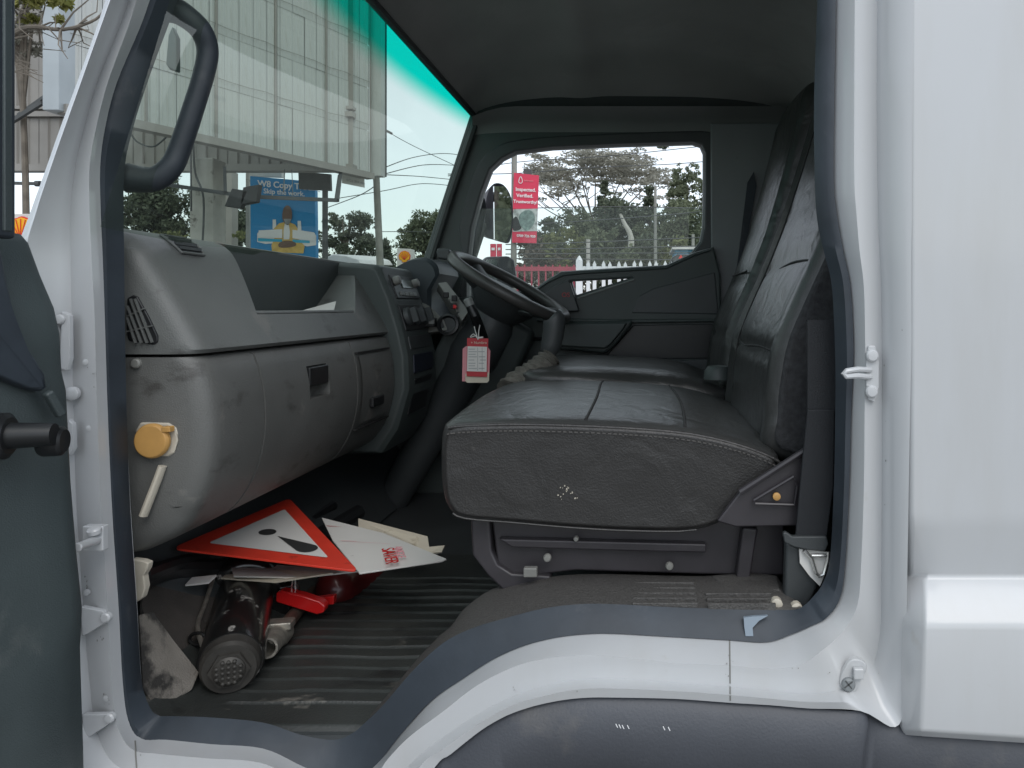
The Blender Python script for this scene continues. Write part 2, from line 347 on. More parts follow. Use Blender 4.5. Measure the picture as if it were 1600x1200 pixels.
# key points round the door opening: seal inner edge, then white contours 0..4 outward
K = [  # inner        c0          c1          c2          c3          c4         zone
 ((290,-30),(252,-30),(225,-30),(214,-30),(185,-30),(176,-30),'A'),
 ((263,40),(225,40),(201,40),(188,40),(158,40),(152,40),'A'),
 ((230,130),(186,130),(168,130),(152,130),(126,130),(120,130),'A'),
 ((208,200),(168,200),(150,200),(132,200),(101,200),(94,200),'A'),
 ((195,260),(161,260),(140,260),(118,260),(80,260),(73,260),'A'),
 ((193,330),(162,330),(140,330),(110,330),(57,330),(48,330),'A'),
 ((194,400),(165,400),(143,400),(110,400),(40,400),(25,400),'A'),
 ((195,500),(168,500),(148,500),(112,500),(50,500),(20,500),'A'),
 ((198,650),(173,650),(152,650),(115,650),(55,650),(30,650),'A'),
 ((204,800),(180,800),(158,800),(120,800),(70,800),(40,800),'A'),
 ((214,950),(190,950),(168,950),(130,950),(85,950),(50,950),'A'),
 ((221,1060),(196,1060),(174,1062),(140,1065),(95,1065),(60,1065),'A'),
 ((234,1105),(205,1125),(183,1130),(150,1140),(110,1150),(70,1160),'A'),
 ((248,1118),(222,1152),(205,1170),(180,1195),(150,1230),(120,1260),'S'),
 ((272,1119),(260,1153),(250,1178),(240,1215),(225,1260),(210,1300),'S'),
 ((330,1121),(330,1160),(325,1185),(320,1220),(315,1265),(310,1310),'S'),
 ((411,1129),(411,1167),(408,1192),(405,1228),(402,1270),(400,1315),'S'),
 ((470,1148),(476,1196),(470,1222),(465,1250),(460,1280),(455,1320),'S'),
 ((520,1156),(525,1215),(525,1240),(525,1262),(525,1290),(525,1325),'S'),
 ((550,1146),(565,1209),(578,1222),(600,1240),(610,1260),(620,1290),'S'),
 ((575,1125),(594,1187),(606,1186),(645,1190),(660,1193),(680,1198),'S'),
 ((602,1098),(627,1145),(640,1151),(672,1167),(690,1172),(705,1178),'S'),
 ((645,1048),(675,1092),(692,1112),(715,1136),(735,1140),(752,1141),'S'),
 ((692,1005),(722,1059),(738,1076),(758,1109),(775,1115),(790,1119),'S'),
 ((737,982),(770,1028),(782,1051),(800,1089),(812,1098),(822,1107),'S'),
 ((786,967),(817,1007),(824,1035),(840,1075),(848,1088),(852,1099),'S'),
 ((848,951),(865,994),(868,1027),(880,1065),(884,1080),(886,1093),'S'),
 ((905,944),(912,988),(912,1024),(918,1061),(920,1076),(921,1090),'S'),
 ((960,944),(960,987),(960,1026),(964,1060),(964,1076),(964,1090),'S'),
 ((1055,949),(1055,992),(1055,1036),(1055,1067),(1055,1080),(1055,1092),'S'),
 ((1140,951),(1140,997),(1140,1040),(1140,1073),(1140,1086),(1140,1098),'S'),
 ((1197,952),(1197,1000),(1200,1045),(1205,1079),(1205,1092),(1205,1102),'S'),
 ((1235,953),(1235,988),(1250,1039),(1262,1084),(1265,1097),(1265,1107),'S'),
 ((1252,949),(1264,976),(1290,1012),(1318,1076),(1330,1098),(1345,1111),'S'),
 ((1268,935),(1290,962),(1318,985),(1358,1052),(1378,1106),(1399,1136),'B'),
 ((1285,912),(1311,931),(1340,945),(1375,990),(1397,1045),(1414,1085),'B'),
 ((1297,870),(1319,873),(1346,875),(1377,890),(1397,910),(1417,930),'B'),
 ((1303,757),(1325,757),(1350,757),(1378,757),(1397,757),(1420,757),'B'),
 ((1305,646),(1328,646),(1351,646),(1378,646),(1397,646),(1422,646),'B'),
 ((1305,560),(1332,550),(1352,550),(1378,550),(1397,550),(1424,550),'B'),
 ((1300,450),(1327,450),(1350,450),(1377,450),(1396,450),(1424,450),'B'),
 ((1288,396),(1315,390),(1343,390),(1374,390),(1395,390),(1424,390),'B'),
 ((1277,345),(1305,330),(1338,330),(1372,330),(1394,330),(1425,330),'B'),
 ((1273,280),(1301,280),(1335,280),(1371,280),(1393,280),(1425,280),'B'),
 ((1272,150),(1302,150),(1335,150),(1370,150),(1393,150),(1426,150),'B'),
 ((1278,-30),(1305,-30),(1336,-30),(1371,-30),(1394,-30),(1428,-30),'B')]
K = [((905,-282),(905,-312),(905,-338),(905,-350),(905,-380),(905,-390),'A'), ((520,-276),(505,-306),(498,-332),(494,-344),(485,-374),(480,-384),'A'),
     ((405,-225),(368,-240),(342,-250),(331,-254),(304,-264),(294,-268),'A'), ((345,-130),(307,-135),(280,-138),(269,-139),(241,-142),(232,-143),'A')] + K + \
    [((1280,-140),(1306,-140),(1337,-140),(1371,-140),(1394,-140),(1428,-140),'B'), ((1268,-235),(1305,-248),(1334,-260),(1368,-268),(1392,-275),(1426,-285),'B'),
     ((1200,-280),(1215,-308),(1225,-335),(1232,-350),(1240,-375),(1250,-388),'B'), ((907,-282),(907,-312),(907,-338),(907,-350),(907,-380),(907,-390),'B')]
YZ = {'A': (1.0, .972, .985, .945, .955), 'S': (1.0, .955, .955, .925, .928), 'B': (1.0, .975, .985, .955, .945)}
KK = 5
white = []
for ci in range(5):
    white.append(cat([P(*k[1 + ci], YZ[k[6]][ci]) for k in K], KK))
back = [p + Vector((0, .09, 0)) for p in white[4]]
fr = MB(); fr.loft([[p + Vector((0, .03, 0)) for p in white[0]]] + white + [back])
mk('door_frame', fr, MT['white'], TR, ang=60)
inn = [cat([P(*k[0], 1.02) for k in K], KK)]
mid = [(a * .5 + b * .5) for a, b in zip(white[0], inn[0])]
mid = [p + (Vector((0, -.016, 0)) * (1 if K[min(i // KK, len(K) - 1)][6] != 'S' else .4)) for i, p in enumerate(mid)]
edge = [a + Vector((0, -.006, 0)) for a in white[0]]
se = MB(); se.loft([[p + Vector((0, .012, 0)) for p in white[0]], edge, mid, inn[0], [a * .75 + b * .25 + Vector((0, .006, 0)) for a, b in zip(inn[0], white[0])], [p + Vector((0, .02, 0)) for p in white[0]]])
mk('door_seal', se, MT['seal'], TR, ang=70)
# step cover over the wheel arch
bk = {20: (583,1118), 21: (615,1075), 22: (665,1015), 23: (700,985), 24: (724,955), 25: (765,926), 26: (820,909), 27: (880,899), 28: (940,897),
      29: (1030,899), 30: (1100,900), 31: (1160,896), 32: (1212,900), 33: (1224,925)}
idx = sorted(bk)
Yb = {20: 1.05, 21: 1.06, 22: 1.08, 23: 1.10, 24: 1.12}
r0 = cat([P(*K[i + 4][0], 1.022) for i in idx], 5)
r2 = cat([P(*bk[i], Yb.get(i, 1.135)) for i in idx], 5)
r1 = [a * .55 + b * .45 + Vector((0, 0, .004)) for a, b in zip(r0, r2)]
rl = [Vector((p.x, p.y + .012, min(p.z, -.41) if p.x > -.3 else p.z - .02)) for p in r2]
rf = [Vector((p.x - .012, p.y + .02, -.575)) for p in r2]
sc_ = MB(); sc_.loft([r0, r1, r2, rl, rf])
STEP = mk('step_cover', sc_, MT['step'], TR, ang=50)
def rib(px0, px1, py, z=-.4025, w=.0022):
    Y = -z * F / (py - VY); x0 = (px0 - VX) / F * Y; x1 = (px1 - VX) / F * Y
    m = MB(); m.box(x0, x1, Y - w, Y + w, z - .012, z + .0025); return m
for py, a, b in ((912, 988, 1085), (920, 988, 1087), (928, 988, 1088), (936, 988, 1089), (944, 988, 1090), (929, 1102, 1205), (937, 1104, 1208), (945, 1106, 1212)):
    mk('grip_rib', rib(a, b, py), MT['step'], STEP, bevel=.001)
m = MB(); q = P(913, 926, 1.075); m.lathe(q + Vector((0, 0, -.004)), (0, 0, 1), [(0, .008), (.006, .008), (.008, .006)], 16); mk('cover_screw', m, MT['beige'], STEP)
m = MB(); m.slab([P(1110, 897, 1.13), P(1215, 897, 1.13), P(1222, 921, 1.07), P(1190, 924, 1.07), P(1135, 921, 1.075)], (0, 0, -.02)); mk('raised_pad', m, MT['step'], STEP, bevel=.005)
for px, py in ((1212, 940), (1243, 947)):
    m = MB(); q = P(px, py, 1.04); m.lathe(q - Vector((0, .0, 0)), (0, -1, 0), [(0, .008), (.01, .008), (.012, .004)], 10); mk('fixing_clip', m, MT['beige'], STEP)
# white chip of bare paint on the sill face
m = MB(); m.slab([P(a, b, Y_) for a, b, Y_ in ((1162, 965, 1.002), (1180, 963, 1.004), (1200, 962, 1.005), (1186, 970, 1.001), (1176, 981, .998), (1177, 994, .996), (1165, 994, .996), (1163, 980, .998))], (0, .004, 0)); mk('bare_patch', m, mat('bluish_bare_metal', (.20, .25, .30), .4), STEP)

# rear quarter panel of the body with its pressed lower panel
xr = 3000
rows = [(-60, .945), (800, .945), (826, .948), (900, .965), (906, .962), (968, .918), (985, .914), (1140, .922), (1150, .935)]
rq = MB(); rings = []
for py, Y in rows:
    sl = 15 if py > 1100 else 0
    lx = 1425 if py < 850 else (1423 if py < 904 else (1417 if py < 1100 else 1411))
    pts = []
    for j in range(9):
        t = j / 8; px = lx + (1640 - lx) * t; yy = Y
        if py > 870 and j == 0: yy = Y + .02
        pts.append(P(px, py + sl * t, yy))
    pts.append(Vector((2.4, Y, P(1640, py + sl, Y).z)))
    pts = [pts[0] + Vector((-.002, .035, 0)) if py > 870 else P(lx - 14, py, Y + .014)] + pts
    rings.append(pts)
lastring = [p + Vector((0, .12, .0)) for p in rings[-1]]
rings.append(lastring); rq.loft(rings); mk('rear_quarter_panel', rq, MT['white'], TR, ang=50, bevel=.004)
# mudguard arch below
top = [P(*k[5], YZ['S'][4] + .006) for k in K[22:38]] + [P(1357, 1104, .955), P(1411, 1130, .958), P(1600, 1146, .958), P(1900, 1172, .958)]
fo = [Vector((p.x, p.y - .012, p.z - .012)) for p in top]
f2 = [Vector((p.x * .96 + .0, p.y - .02, p.z - .07)) for p in top]
f3 = [Vector((p.x * .93, p.y + .03, p.z - .13)) for p in top]
f4 = [Vector((p.x * .90, p.y + .30, p.z - .16)) for p in top]
m = MB(); m.loft([cat(r, 4) for r in (top, fo, f2, f3, f4)]); mk('mudguard', m, MT['fender'], TR, ang=50)
m = MB(); m.lathe((-.03, 1.0, -1.1), (0, 1, 0), [(0, .2), (.0, .36), (.02, .39), (.18, .39), (.2, .36), (.2, .2)], 40); mk('wheel', m, MT['tyre'], TR)
m = MB(); m.lathe((-.03, 1.01, -1.1), (0, 1, 0), [(.06, .02), (.02, .08), (.04, .1), (.06, .2), (-.005, .21), (.1, .21)], 32); mk('wheel_rim', m, MT['white'], TR)

QF = []
for ci in range(4):
    for i in range(len(white[0]) - 1):
        a, b, c, d = white[ci][i], white[ci][i + 1], white[ci + 1][i + 1], white[ci + 1][i]; n = (c - a).cross(d - b)
        cc_ = (a + b + c + d) / 4; QF.append((VX + cc_.x / cc_.y * F, VY - cc_.z / cc_.y * F, cc_, n.normalized()))
def onframe(px, py, lift=.0007):             # the point of the painted frame behind a place in the opening
    _, _, c, n = min(QF, key=lambda q: (q[0] - px) ** 2 + (q[1] - py) ** 2); d = P(px, py, 1.0)
    if n.y > 0: n = -n
    return d * (c.dot(n) / d.dot(n)) + n * lift
m = MB(); q_ = random.Random(5)
for (cx_, cy_, sx_, sy_, n_c) in ((136, 912, 2, 10, 9), (157, 998, 5, 2, 6), (166, 1092, 3, 10, 10), (212, 1172, 10, 6, 10), (1285, 1050, 34, 3, 7), (1142, 1050, 4, 14, 6), (150, 560, 8, 60, 5), (1392, 700, 8, 160, 6), (800, 1075, 60, 18, 6)):
    for _ in range(n_c):
        px = cx_ + q_.gauss(0, sx_); py = cy_ + q_.gauss(0, sy_); r_ = q_.uniform(.35, 1.2); k_ = q_.uniform(.6, 2.2)
        m.poly([onframe(px + r_ * math.cos(t) * q_.uniform(.4, 1.3), py + r_ * k_ * math.sin(t) * q_.uniform(.5, 1.2)) for t in (0, 1.3, 2.5, 3.8, 5)])
ch = mk('paint_chip', m, MT['silver'], TR)
for tt in ([(1140 + k * .04, 999 + k * 3.4) for k in range(29)], [(211 + k * .25, 1158 + k * 4) for k in range(16)]):
    m = MB(); m.tube([onframe(a, b, 0) for a, b in tt], .0010, 6); mk('panel_joint', m, MT['silver'], TR)
ch['kind'] = 'stuff'
m = MB()
for px, py in ((962, 1134), (967, 1135), (972, 1136), (980, 1136), (1036, 1138), (1044, 1139)): m.bar(P(px, py - 3, .905), P(px + 3, py + 3, .903), .0007)
ch = mk('scratch', m, MT['letter'], TR); ch['kind'] = 'stuff'
# door striker and lower bracket on the pillar, check strap and hinges
def screw(o, r, parent, ax=(0, -1, 0), mtl='white'):
    m = MB(); m.lathe(o, ax, [(-.004, r), (.001, r), (.003, r * .75), (.0033, r * .3)], 16); return mk('bolt', m, MT[mtl], parent)
q = P(1362, 585, .972)
m = MB(); m.slab([P(1357, 540, .972), P(1368, 540, .972), P(1374, 565, .972), P(1374, 605, .972), P(1367, 629, .972), P(1357, 625, .972), P(1353, 600, .972), P(1353, 570, .972)], (0, .006, 0))
STR = mk('striker_plate', m, MT['white'], TR, bevel=.0015)
m = MB(); m.tube([P(1360, 578, .972), P(1340, 577, .955), P(1322, 580, .95), P(1318, 584, .95), P(1322, 588, .95), P(1340, 587, .955), P(1360, 589, .972)], .0036, 8); mk('striker_loop', m, MT['white'], STR)
screw(P(1363, 556, .968), .008, STR); screw(P(1362, 612, .968), .008, STR)
m = MB(); m.slab(cat([P(a, b, .952) for a, b in ((1312, 1066), (1322, 1040), (1334, 1030), (1350, 1034), (1355, 1046), (1346, 1064), (1338, 1080), (1324, 1084))], 3, True), (0, .008, 0))
BR = mk('lock_bracket', m, MT['white'], TR, bevel=.002)
screw(P(1326, 1070, .949), .0085, BR, mtl='wallgrey'); qx = P(1326, 1070, .9455)
for ux_ in (Vector((.005, 0, .004)), Vector((-.004, 0, .005))):
    m = MB(); m.bar(qx - ux_, qx + ux_, .0016, .0006, up=(0, 1, 0)); mk('bolt_slot', m, MT['steelgrey'], BR)
m = MB(); m.box(*(lambda a: (a.x - .006, a.x + .007, a.y - .008, a.y, a.z - .008, a.z + .006))(P(1339, 1048, .952))); mk('bracket_stud', m, MT['white'], BR, bevel=.002)
for (pts, sx, sy) in (([(96, 486), (108, 492), (109, 560), (104, 579), (92, 577)], 94, 499), ([(106, 655), (113, 662), (115, 700), (108, 712), (100, 708)], None, None),
                      ([(125, 948), (160, 955), (168, 962), (163, 975), (128, 995)], 165, 965), ([(128, 1117), (166, 1116), (174, 1122), (168, 1133), (130, 1158)], 171, 1122)):
    m = MB(); m.slab([P(a, b, .968) for a, b in pts], (0, .008, 0)); h = mk('hinge_leaf', m, MT['white'], TR, bevel=.0015)
    if sx: screw(P(sx, sy, .9675), .0065, h)
screw(P(112, 615, .974), .009, TR)
m = MB(); m.tube([P(120, 856, .90), P(140, 848, .93), P(160, 840, .955)], .006, 8); m.box(*(lambda a: (a.x - .012, a.x + .014, a.y, a.y + .012, a.z - .016, a.z + .016))(P(143, 842, .945)))
CS = mk('check_strap', m, MT['white'], TR, bevel=.002); screw(P(147, 828, .94), .008, CS, ax=(0, -.3, 1))
for px, py in ((136, 566), (141, 669), (137, 925), (168, 1090)):
    m = MB(); m.lathe(P(px, py, .979), (0, -1, 0), [(0, .004), (.003, .004), (.0036, .002)], 12); mk('blanking_plug', m, MT['white'], TR)

# ------------------------------------------------------------------ cab shell: floor, toe board, rear wall, far side, headliner, outer skins
FZ = -.572
m = MB()
ny = 40; ys = [1.03 + (2.45 - 1.03) * j / ny for j in range(ny + 1)]
m.box(-.74, .5, 1.02, 2.45, FZ - .03, FZ - .006); mk('floor_pan', m, MT['dark'], TR)
# ribbed rubber mat: grid with moulded ridges
nx, nyy = 60, 320; x0, x1, y0, y1 = -.70, -.255, 1.022, 1.75
vs = []; fs = []
for i in range(nx + 1):
    for j in range(nyy + 1):
        x = x0 + (x1 - x0) * i / nx; y = y0 + (y1 - y0) * j / nyy; z = FZ
        u = (x + .45) / .165; band = 1.09 < y < 1.62
        if band and abs(u) < 1:
            ph = (y - 1.09) / .036; s_ = abs((ph % 1) - .5) * 2
            z += .0036 * max(0, 1 - (1 - s_) * 4.2) * min(1, (1 - abs(u)) * 9)
        e = min((x - x0), (y - y0 + .02)) / .035
        if x - x0 < .07: z += .05 * (1 - (x - x0) / .07) ** 2
        if x > -.30: z += .03 * ((x + .30) / .045) ** 2
        if y < 1.035: z -= .012 * (1.035 - y) / .013
        z += .0012 * math.sin(x * 31 + y * 17) * math.sin(y * 9)
        vs.append((x, y, z))
for i in range(nx):
    for j in range(nyy):
        a = i * (nyy + 1) + j; fs.append((a, a + nyy + 1, a + nyy + 2, a + 1))
m.__init__(); m.add(vs, fs); mk('floor_mat', m, MT['mat'], TR, ang=60)
# toe board and torn carpet at the front of the footwell
m = MB(); m.slab([(-.70, 1.05, FZ), (-.70, 2.45, FZ), (-.88, 2.45, -.30), (-.88, 1.05, -.30)], (-.03, 0, -.01)); m.box(-.92, -.88, 1.05, 2.45, -.34, .1); mk('toe_board', m, MT['dark'], TR)
m = MB(); m.slab([P(218, 960, 1.07), P(240, 955, 1.1), P(270, 1000, 1.12), P(312, 1050, 1.12), P(300, 1078, 1.10), P(262, 1100, 1.07), P(245, 1112, 1.05), P(224, 1075, 1.04)], (-.006, .004, -.004)); mk('carpet_flap', m, MT['carpet'], TR, bevel=.002)
m = MB(); m.slab([P(225, 868, 1.25), P(330, 905, 1.35), P(420, 930, 1.45), P(330, 1030, 1.2), P(240, 1000, 1.11), P(222, 950, 1.11)], (-.01, .01, -.01)); mk('carpet', m, mat('dark_carpet', (.055, .048, .042), .95, var=.3, vs=14, bump=.8, bs=350), TR)
m = MB(); m.slab([P(a, b, 1.062) for a, b in ((204, 874), (222, 876), (232, 880), (230, 890), (224, 900), (227, 918), (222, 935), (212, 942), (206, 930))], (0, .012, 0)); mk('bare_trim_clip', m, MT['beige'], TR, bevel=.002)
m = MB(); m.tube(cat([P(212, 912, 1.12), P(260, 892, 1.25), P(330, 890, 1.35), P(420, 880, 1.5), P(560, 800, 1.8)], 5), .018, 8); m.tube(cat([P(222, 900, 1.12), P(290, 878, 1.3), P(390, 866, 1.5), P(520, 790, 1.85)], 5), .012, 8); mk('wiring_loom', m, MT['black'], TR)
# rear wall and far side shell
m = MB(); m.box(.50, .53, .98, 2.50, -.60, .64); mk('rear_wall', m, MT['wallgrey'], TR)
win = [(728,432),(730,400),(735,356),(750,301),(764,264),(783,246),(805,235),(863,228),(973,223),(1083,220),(1098,225),(1104,239),(1104,300),(1103,356),(1098,380),(1085,397),(1041,417),(907,425),(878,427),(856,440),(836,455),(800,470),(728,470)]
def dens(p, n=3): return [tuple(x) for x in [(a[0] + (b[0] - a[0]) * t / n, a[1] + (b[1] - a[1]) * t / n) for a, b in zip(p, p[1:] + p[:1]) for t in range(n)]]
out = [(600,150),(1255,150),(1255,735),(600,735),(604,520),(640,500),(668,410),(742,184)]
out = [(742,184),(756,150),(1255,150),(1255,800),(560,800),(600,520),(640,470),(668,412)]
win2 = win[:15] + [(1085,397),(1041,440),(1000,455),(907,480),(836,482)] + [(800,482),(728,478)]
SIDE = pplate('driver_side_frame', [out, win2], 2.44, .035, MT['green'], TR, bevel=.012)
pplate('pillar_panel', [[(1112,196),(1290,196),(1290,735),(1130,735),(1122,480),(1113,420)]], 2.405, .02, MT['wallgrey'], TR, bevel=.004)
# raised window surround
ring_in = win; cx, cy = 930, 340
ro = []
for a, b in win:
    dx, dy = a - cx, b - cy; ro.append((cx + dx * 1.075, cy + dy * 1.10) if b < 395 else (a + (3 if a > 930 else -3), b + 3))
pplate('window_surround', [cat([Vector((a, b, 0)) for a, b in ro], 2, True) and [(v.x, v.y) for v in cat([Vector((a, b, 0)) for a, b in ro], 2, True)], win], 2.418, .012, MT['dark'], SIDE, bevel=.006)
m = MB(); m.tube([P(746, 182, 2.40), P(706, 300, 2.40), P(672, 408, 2.40)], [.012, .012, .012], 8); mk('pillar_bead', m, MT['green'], SIDE)
# driver's door trim
dt = [(700,470),(836,456),(856,442),(878,428),(907,426),(1041,418),(1085,398),(1112,390),(1122,430),(1128,800),(640,800),(660,560)]
tri = [(890,437),(988,432),(991,434),(990,436),(902,464),(898,462)]
DD = pplate('driver_door', [dt, tri], 2.375, .03, MT['green'], TR, bevel=.006)
m = MB(); m.tube([P(a, b, 2.355) for a, b in ((836,455),(856,441),(880,430),(910,427),(1041,419),(1085,399),(1110,391))], .006, 8, flat=.6); mk('window_sill_strip', m, MT['green'], DD)
m = MB(); m.tube([P(a, b, 2.353) for a, b in ((902,466),(945,452),(991,437))], .0035, 6); mk('glass_run_strip', m, MT['grey'], DD)
m = MB(); m.slab([P(a, b, 2.33) for a, b in ((846,462),(862,449),(884,438),(889,437),(897,462),(905,486),(880,488),(856,480))], (0, .05, 0)); SW = mk('switch_panel', m, MT['dark'], DD, bevel=.004)
text('switch_symbol', 'OS', P(884, 461, 2.326), (1, 0, 0), (0, 0, 1), .02, MT['tagred'], DD)
m = MB(); m.slab([P(a, b, 2.34) for a, b in ((838,497),(990,499),(1125,498),(1125,503),(990,505),(838,503))], (0, .03, 0)); mk('armrest_ledge', m, MT['green'], DD, bevel=.006)
m = MB(); m.slab([P(a, b, 2.30) for a, b in ((868,505),(892,503),(990,500),(985,512),(962,540),(945,553),(905,549),(866,546),(872,520))], (0, .08, 0)); ar = mk('armrest', m, MT['green'], DD, bevel=.012)
m = MB(); m.slab([P(a, b, 2.285) for a, b in ((878,507),(890,505),(980,504),(974,515),(955,538),(945,545),(905,543),(874,541))], (0, .02, 0)); mk('armrest_pad', m, MT['green'], ar if False else DD, bevel=.006)
m = MB(); m.slab([P(a, b, 2.35) for a, b in ((990,508),(1126,506),(1126,560),(930,562),(950,553))], (0, .02, 0)); mk('door_pocket', m, MT['black'], DD, bevel=.003)
m = MB(); m.slab([P(a, b, 2.352) for a, b in ((985,490),(998,462),(1020,450),(1118,424),(1124,492))], (0, .02, 0)); mk('door_recess', m, MT['dark'], DD, bevel=.006)
m = MB(); m.slab([P(a, b, 2.34) for a, b in ((800,562),(1000,566),(1128,560),(1128,735),(760,735))], (0, .03, 0)); mk('door_kick_panel', m, MT['dark'], DD, bevel=.004)
m = MB(); m.tube([P(825, 531, 2.28), P(838, 530, 2.26), P(862, 527, 2.26)], .010, 10, flat=.6); m.lathe(P(826, 531, 2.30), (0, -1, 0), [(0, .016), (.03, .016), (.04, .008)], 14); mk('crank_handle', m, MT['black'], DD)
# half lowered driver's window glass
gl = [(722,470),(735,380),(742,326),(860,325),(1106,324),(1106,380),(1085,402),(1041,422),(907,430),(880,432),(856,446),(836,462)]
m = MB(); m.poly([P(a, b, 2.445) for a, b in gl]); mk('window_glass', m, MT['sideglass'], DD)


# headliner
vs = []; fs = []; nx, ny = 48, 60
for i in range(nx + 1):
    for j in range(ny + 1):
        a = i / nx; b = j / ny
        y = 1.0 + 1.45 * b; s2 = 1 - (2 * (y - 1.04) / (2.42 - 1.04) - 1) ** 2
        xf = -.545 - .06 * max(0, s2); x = xf + (.50 - xf) * a
        zf = .605 + .065 * max(0, s2)
        v = (y - 1.73) / .72; u = 2 * a - 1
        dome = max(0, 1 - abs(u) ** 3) ** .6 * max(0, 1 - abs(v) ** 5) ** .7
        edge_ = zf * (1 - a) + .60 * a if a > 0 else zf
        z = edge_ + .19 * dome
        z -= .020 * math.exp(-((x + .20) / .05) ** 2) * (1 - abs(v) ** 6)      # roof bow
        z -= .05 * math.exp(-((y - 1.62) / .10) ** 2) * math.exp(-((x + .40) / .12) ** 2)
        vs.append((x, y, z))
for i in range(nx):
    for j in range(ny):
        a = i * (ny + 1) + j; fs.append((a, a + 1, a + ny + 2, a + ny + 1))
m = MB(); m.add(vs, fs); HL = mk('headliner', m, MT['liner'], TR, ang=80, fix=False)
# rail over the driver's door
rows = []
for t in range(25):
    px = 738 + (1285 - 738) * t / 24; k_ = max(0, 1 - t / 3.0); dz = 26 * k_ * k_
    rows.append([P(px, 166 + dz * .6, 2.34), P(px, 178 + dz * .5, 2.372), P(px, 194 + dz * .3, 2.402), P(px, 222, 2.418)])
m = MB(); m.loft([cat(r_, 3) for r_ in rows]); mk('roof_rail', m, mat('dark_liner_trim', (.19, .195, .19), .6, bump=.3, bs=250), TR, ang=80)
m = MB(); lip = []
for i in range(33):
    y = 1.04 + (2.425 - 1.04) * i / 32; s2 = 1 - (2 * i / 32 - 1) ** 2; lip.append(Vector((-.540 - .06 * s2, y, .612 + .065 * s2)))
m.tube(lip, .010, 8); mk('header_trim', m, MT['dark'], TR)
# windscreen
vs = []; fs = []; ns, ntt = 28, 12
for i in range(-2, ns + 1):
    for j in range(ntt + 1):
        y = 1.04 + (2.425 - 1.04) * i / ns; t = j / ntt; s2 = 1 - (2 * i / ns - 1) ** 2
        x = -.695 + (.152) * t - .06 * s2; z = .10 + (.515 + .065 * s2) * t
        vs.append((x, y, z))
for i in range(ns + 2):
    for j in range(ntt):
        a = i * (ntt + 1) + j; fs.append((a, a + 1, a + ntt + 2, a + ntt + 1))
m = MB(); m.add(vs, fs); ws = mk('windscreen', m, MT['windscreen'], TR, ang=90)
# outer skins (roof, nose) so the cab is closed
vs2 = [(v[0] - (.05 if v[0] < -.3 else 0), 0.945 + (v[1] - 1.0) * (2.55 - .945) / 1.45, v[2] + .07) for v in [(q.x, q.y, q.z) for q in [Vector(p) for p in []]]]
vs = []; fs = []
for i in range(25):
    for j in range(25):
        a = i / 24; b = j / 24; x = -.62 + 1.17 * a; y = .95 + 1.6 * b; u = 2 * a - 1; v = 2 * b - 1
        vs.append((x, y, .69 + .20 * max(0, 1 - abs(u) ** 4) ** .5 * max(0, 1 - abs(v) ** 4) ** .5))
for i in range(24):
    for j in range(24): a = i * 25 + j; fs.append((a, a + 25, a + 26, a + 1))
m = MB(); m.add(vs, fs); mk('roof_skin', m, MT['white'], TR, ang=80)
m = MB(); m.box(-.93, -.89, 1.0, 2.52, -.75, .10); m.box(-.98, -.9, 1.0, 2.52, -1.0, -.72); mk('nose_panel', m, MT['white'], TR, bevel=.03, seg=4)
m = MB(); m.box(-.9, 2.4, 1.2, 2.3, -.78, -.66); mk('chassis', m, MT['dark'], TR)

# ------------------------------------------------------------------ grab handle on the pillar
gp = cat([P(262, 12, 1.04), P(285, 22, 1.05), P(312, 45, 1.06), P(324, 75, 1.07), P(320, 110, 1.07), P(302, 170, 1.065), P(280, 235, 1.06), P(266, 262, 1.055), P(240, 280, 1.05), P(200, 278, 1.045)], 6)
rr = [.0165 + .004 * abs(i / (len(gp) - 1) * 2 - 1) ** 3 - .003 * (1 - abs(i / (len(gp) - 1) * 2 - 1)) ** .5 for i in range(len(gp))]
m = MB(); m.tube(gp, rr, 16); GH = mk('grab_handle', m, MT['seal'], TR, ang=80)
m = MB(); m.slab([P(262, 55, 1.2), P(268, 40, 1.2), P(276, 58, 1.2), P(276, 112, 1.2), P(264, 108, 1.2), P(258, 100, 1.2)], (0, .012, 0)); mk('mirror_shell', m, mat('hanging_mirror', (.06, .09, .085), .3), TR, bevel=.003, label='small dark rear view mirror inside the windscreen')

# ------------------------------------------------------------------ open passenger door at the left
def dedge(py):
    e = [(-60,-8),(330,2),(362,18),(366,32),(380,44),(432,63),(481,84),(522,93),(580,96),(610,103),(690,107),(750,110),(800,114),(860,119),(950,128),(1010,125),(1050,126),(1170,130),(1300,132)]
    for (a, x), (b, y) in zip(e, e[1:]):
        if a <= py <= b: return x + (y - x) * (py - a) / (b - a)
    return e[-1][1]
rows_ = []
pys = [366, 372, 380, 395, 415, 432, 455, 481, 500, 522, 550, 580, 610, 650, 690, 750, 800, 860, 905, 950, 985, 1010, 1050, 1110, 1170, 1300]
for py in pys:
    r_ = []
    z = (VY - py) / F * .885; xe = (dedge(py) - VX) / F * .885
    for s_, dx in ((-.0, -.03), (0, 0), (.006, .004), (.02, .006), (.05, .004), (.09, 0), (.14, 0), (.25, 0), (.45, .0), (.7, 0), (.93, 0), (.935, -.03)):
        bx = .0
        if 960 < py < 1400 and .04 < s_ < .9: bx += .018 * min(1, (py - 960) / 60)
        r_.append(Vector((xe + dx + bx - .17 * s_, .885 - s_, z)))
    rows_.append(r_)
m = MB(); m.loft(rows_); DO = mk('passenger_door', m, MT['doorin'], TR, ang=50, label='open passenger door with its dark green inner trim')
m = MB(); m.slab([(-.72, .88, .07), (-.88, -.05, .07), (-.90, -.05, -.70), (-.74, .88, -.70)], (-.05, 0, 0)); mk('door_skin', m, MT['white'], DO, bevel=.01)
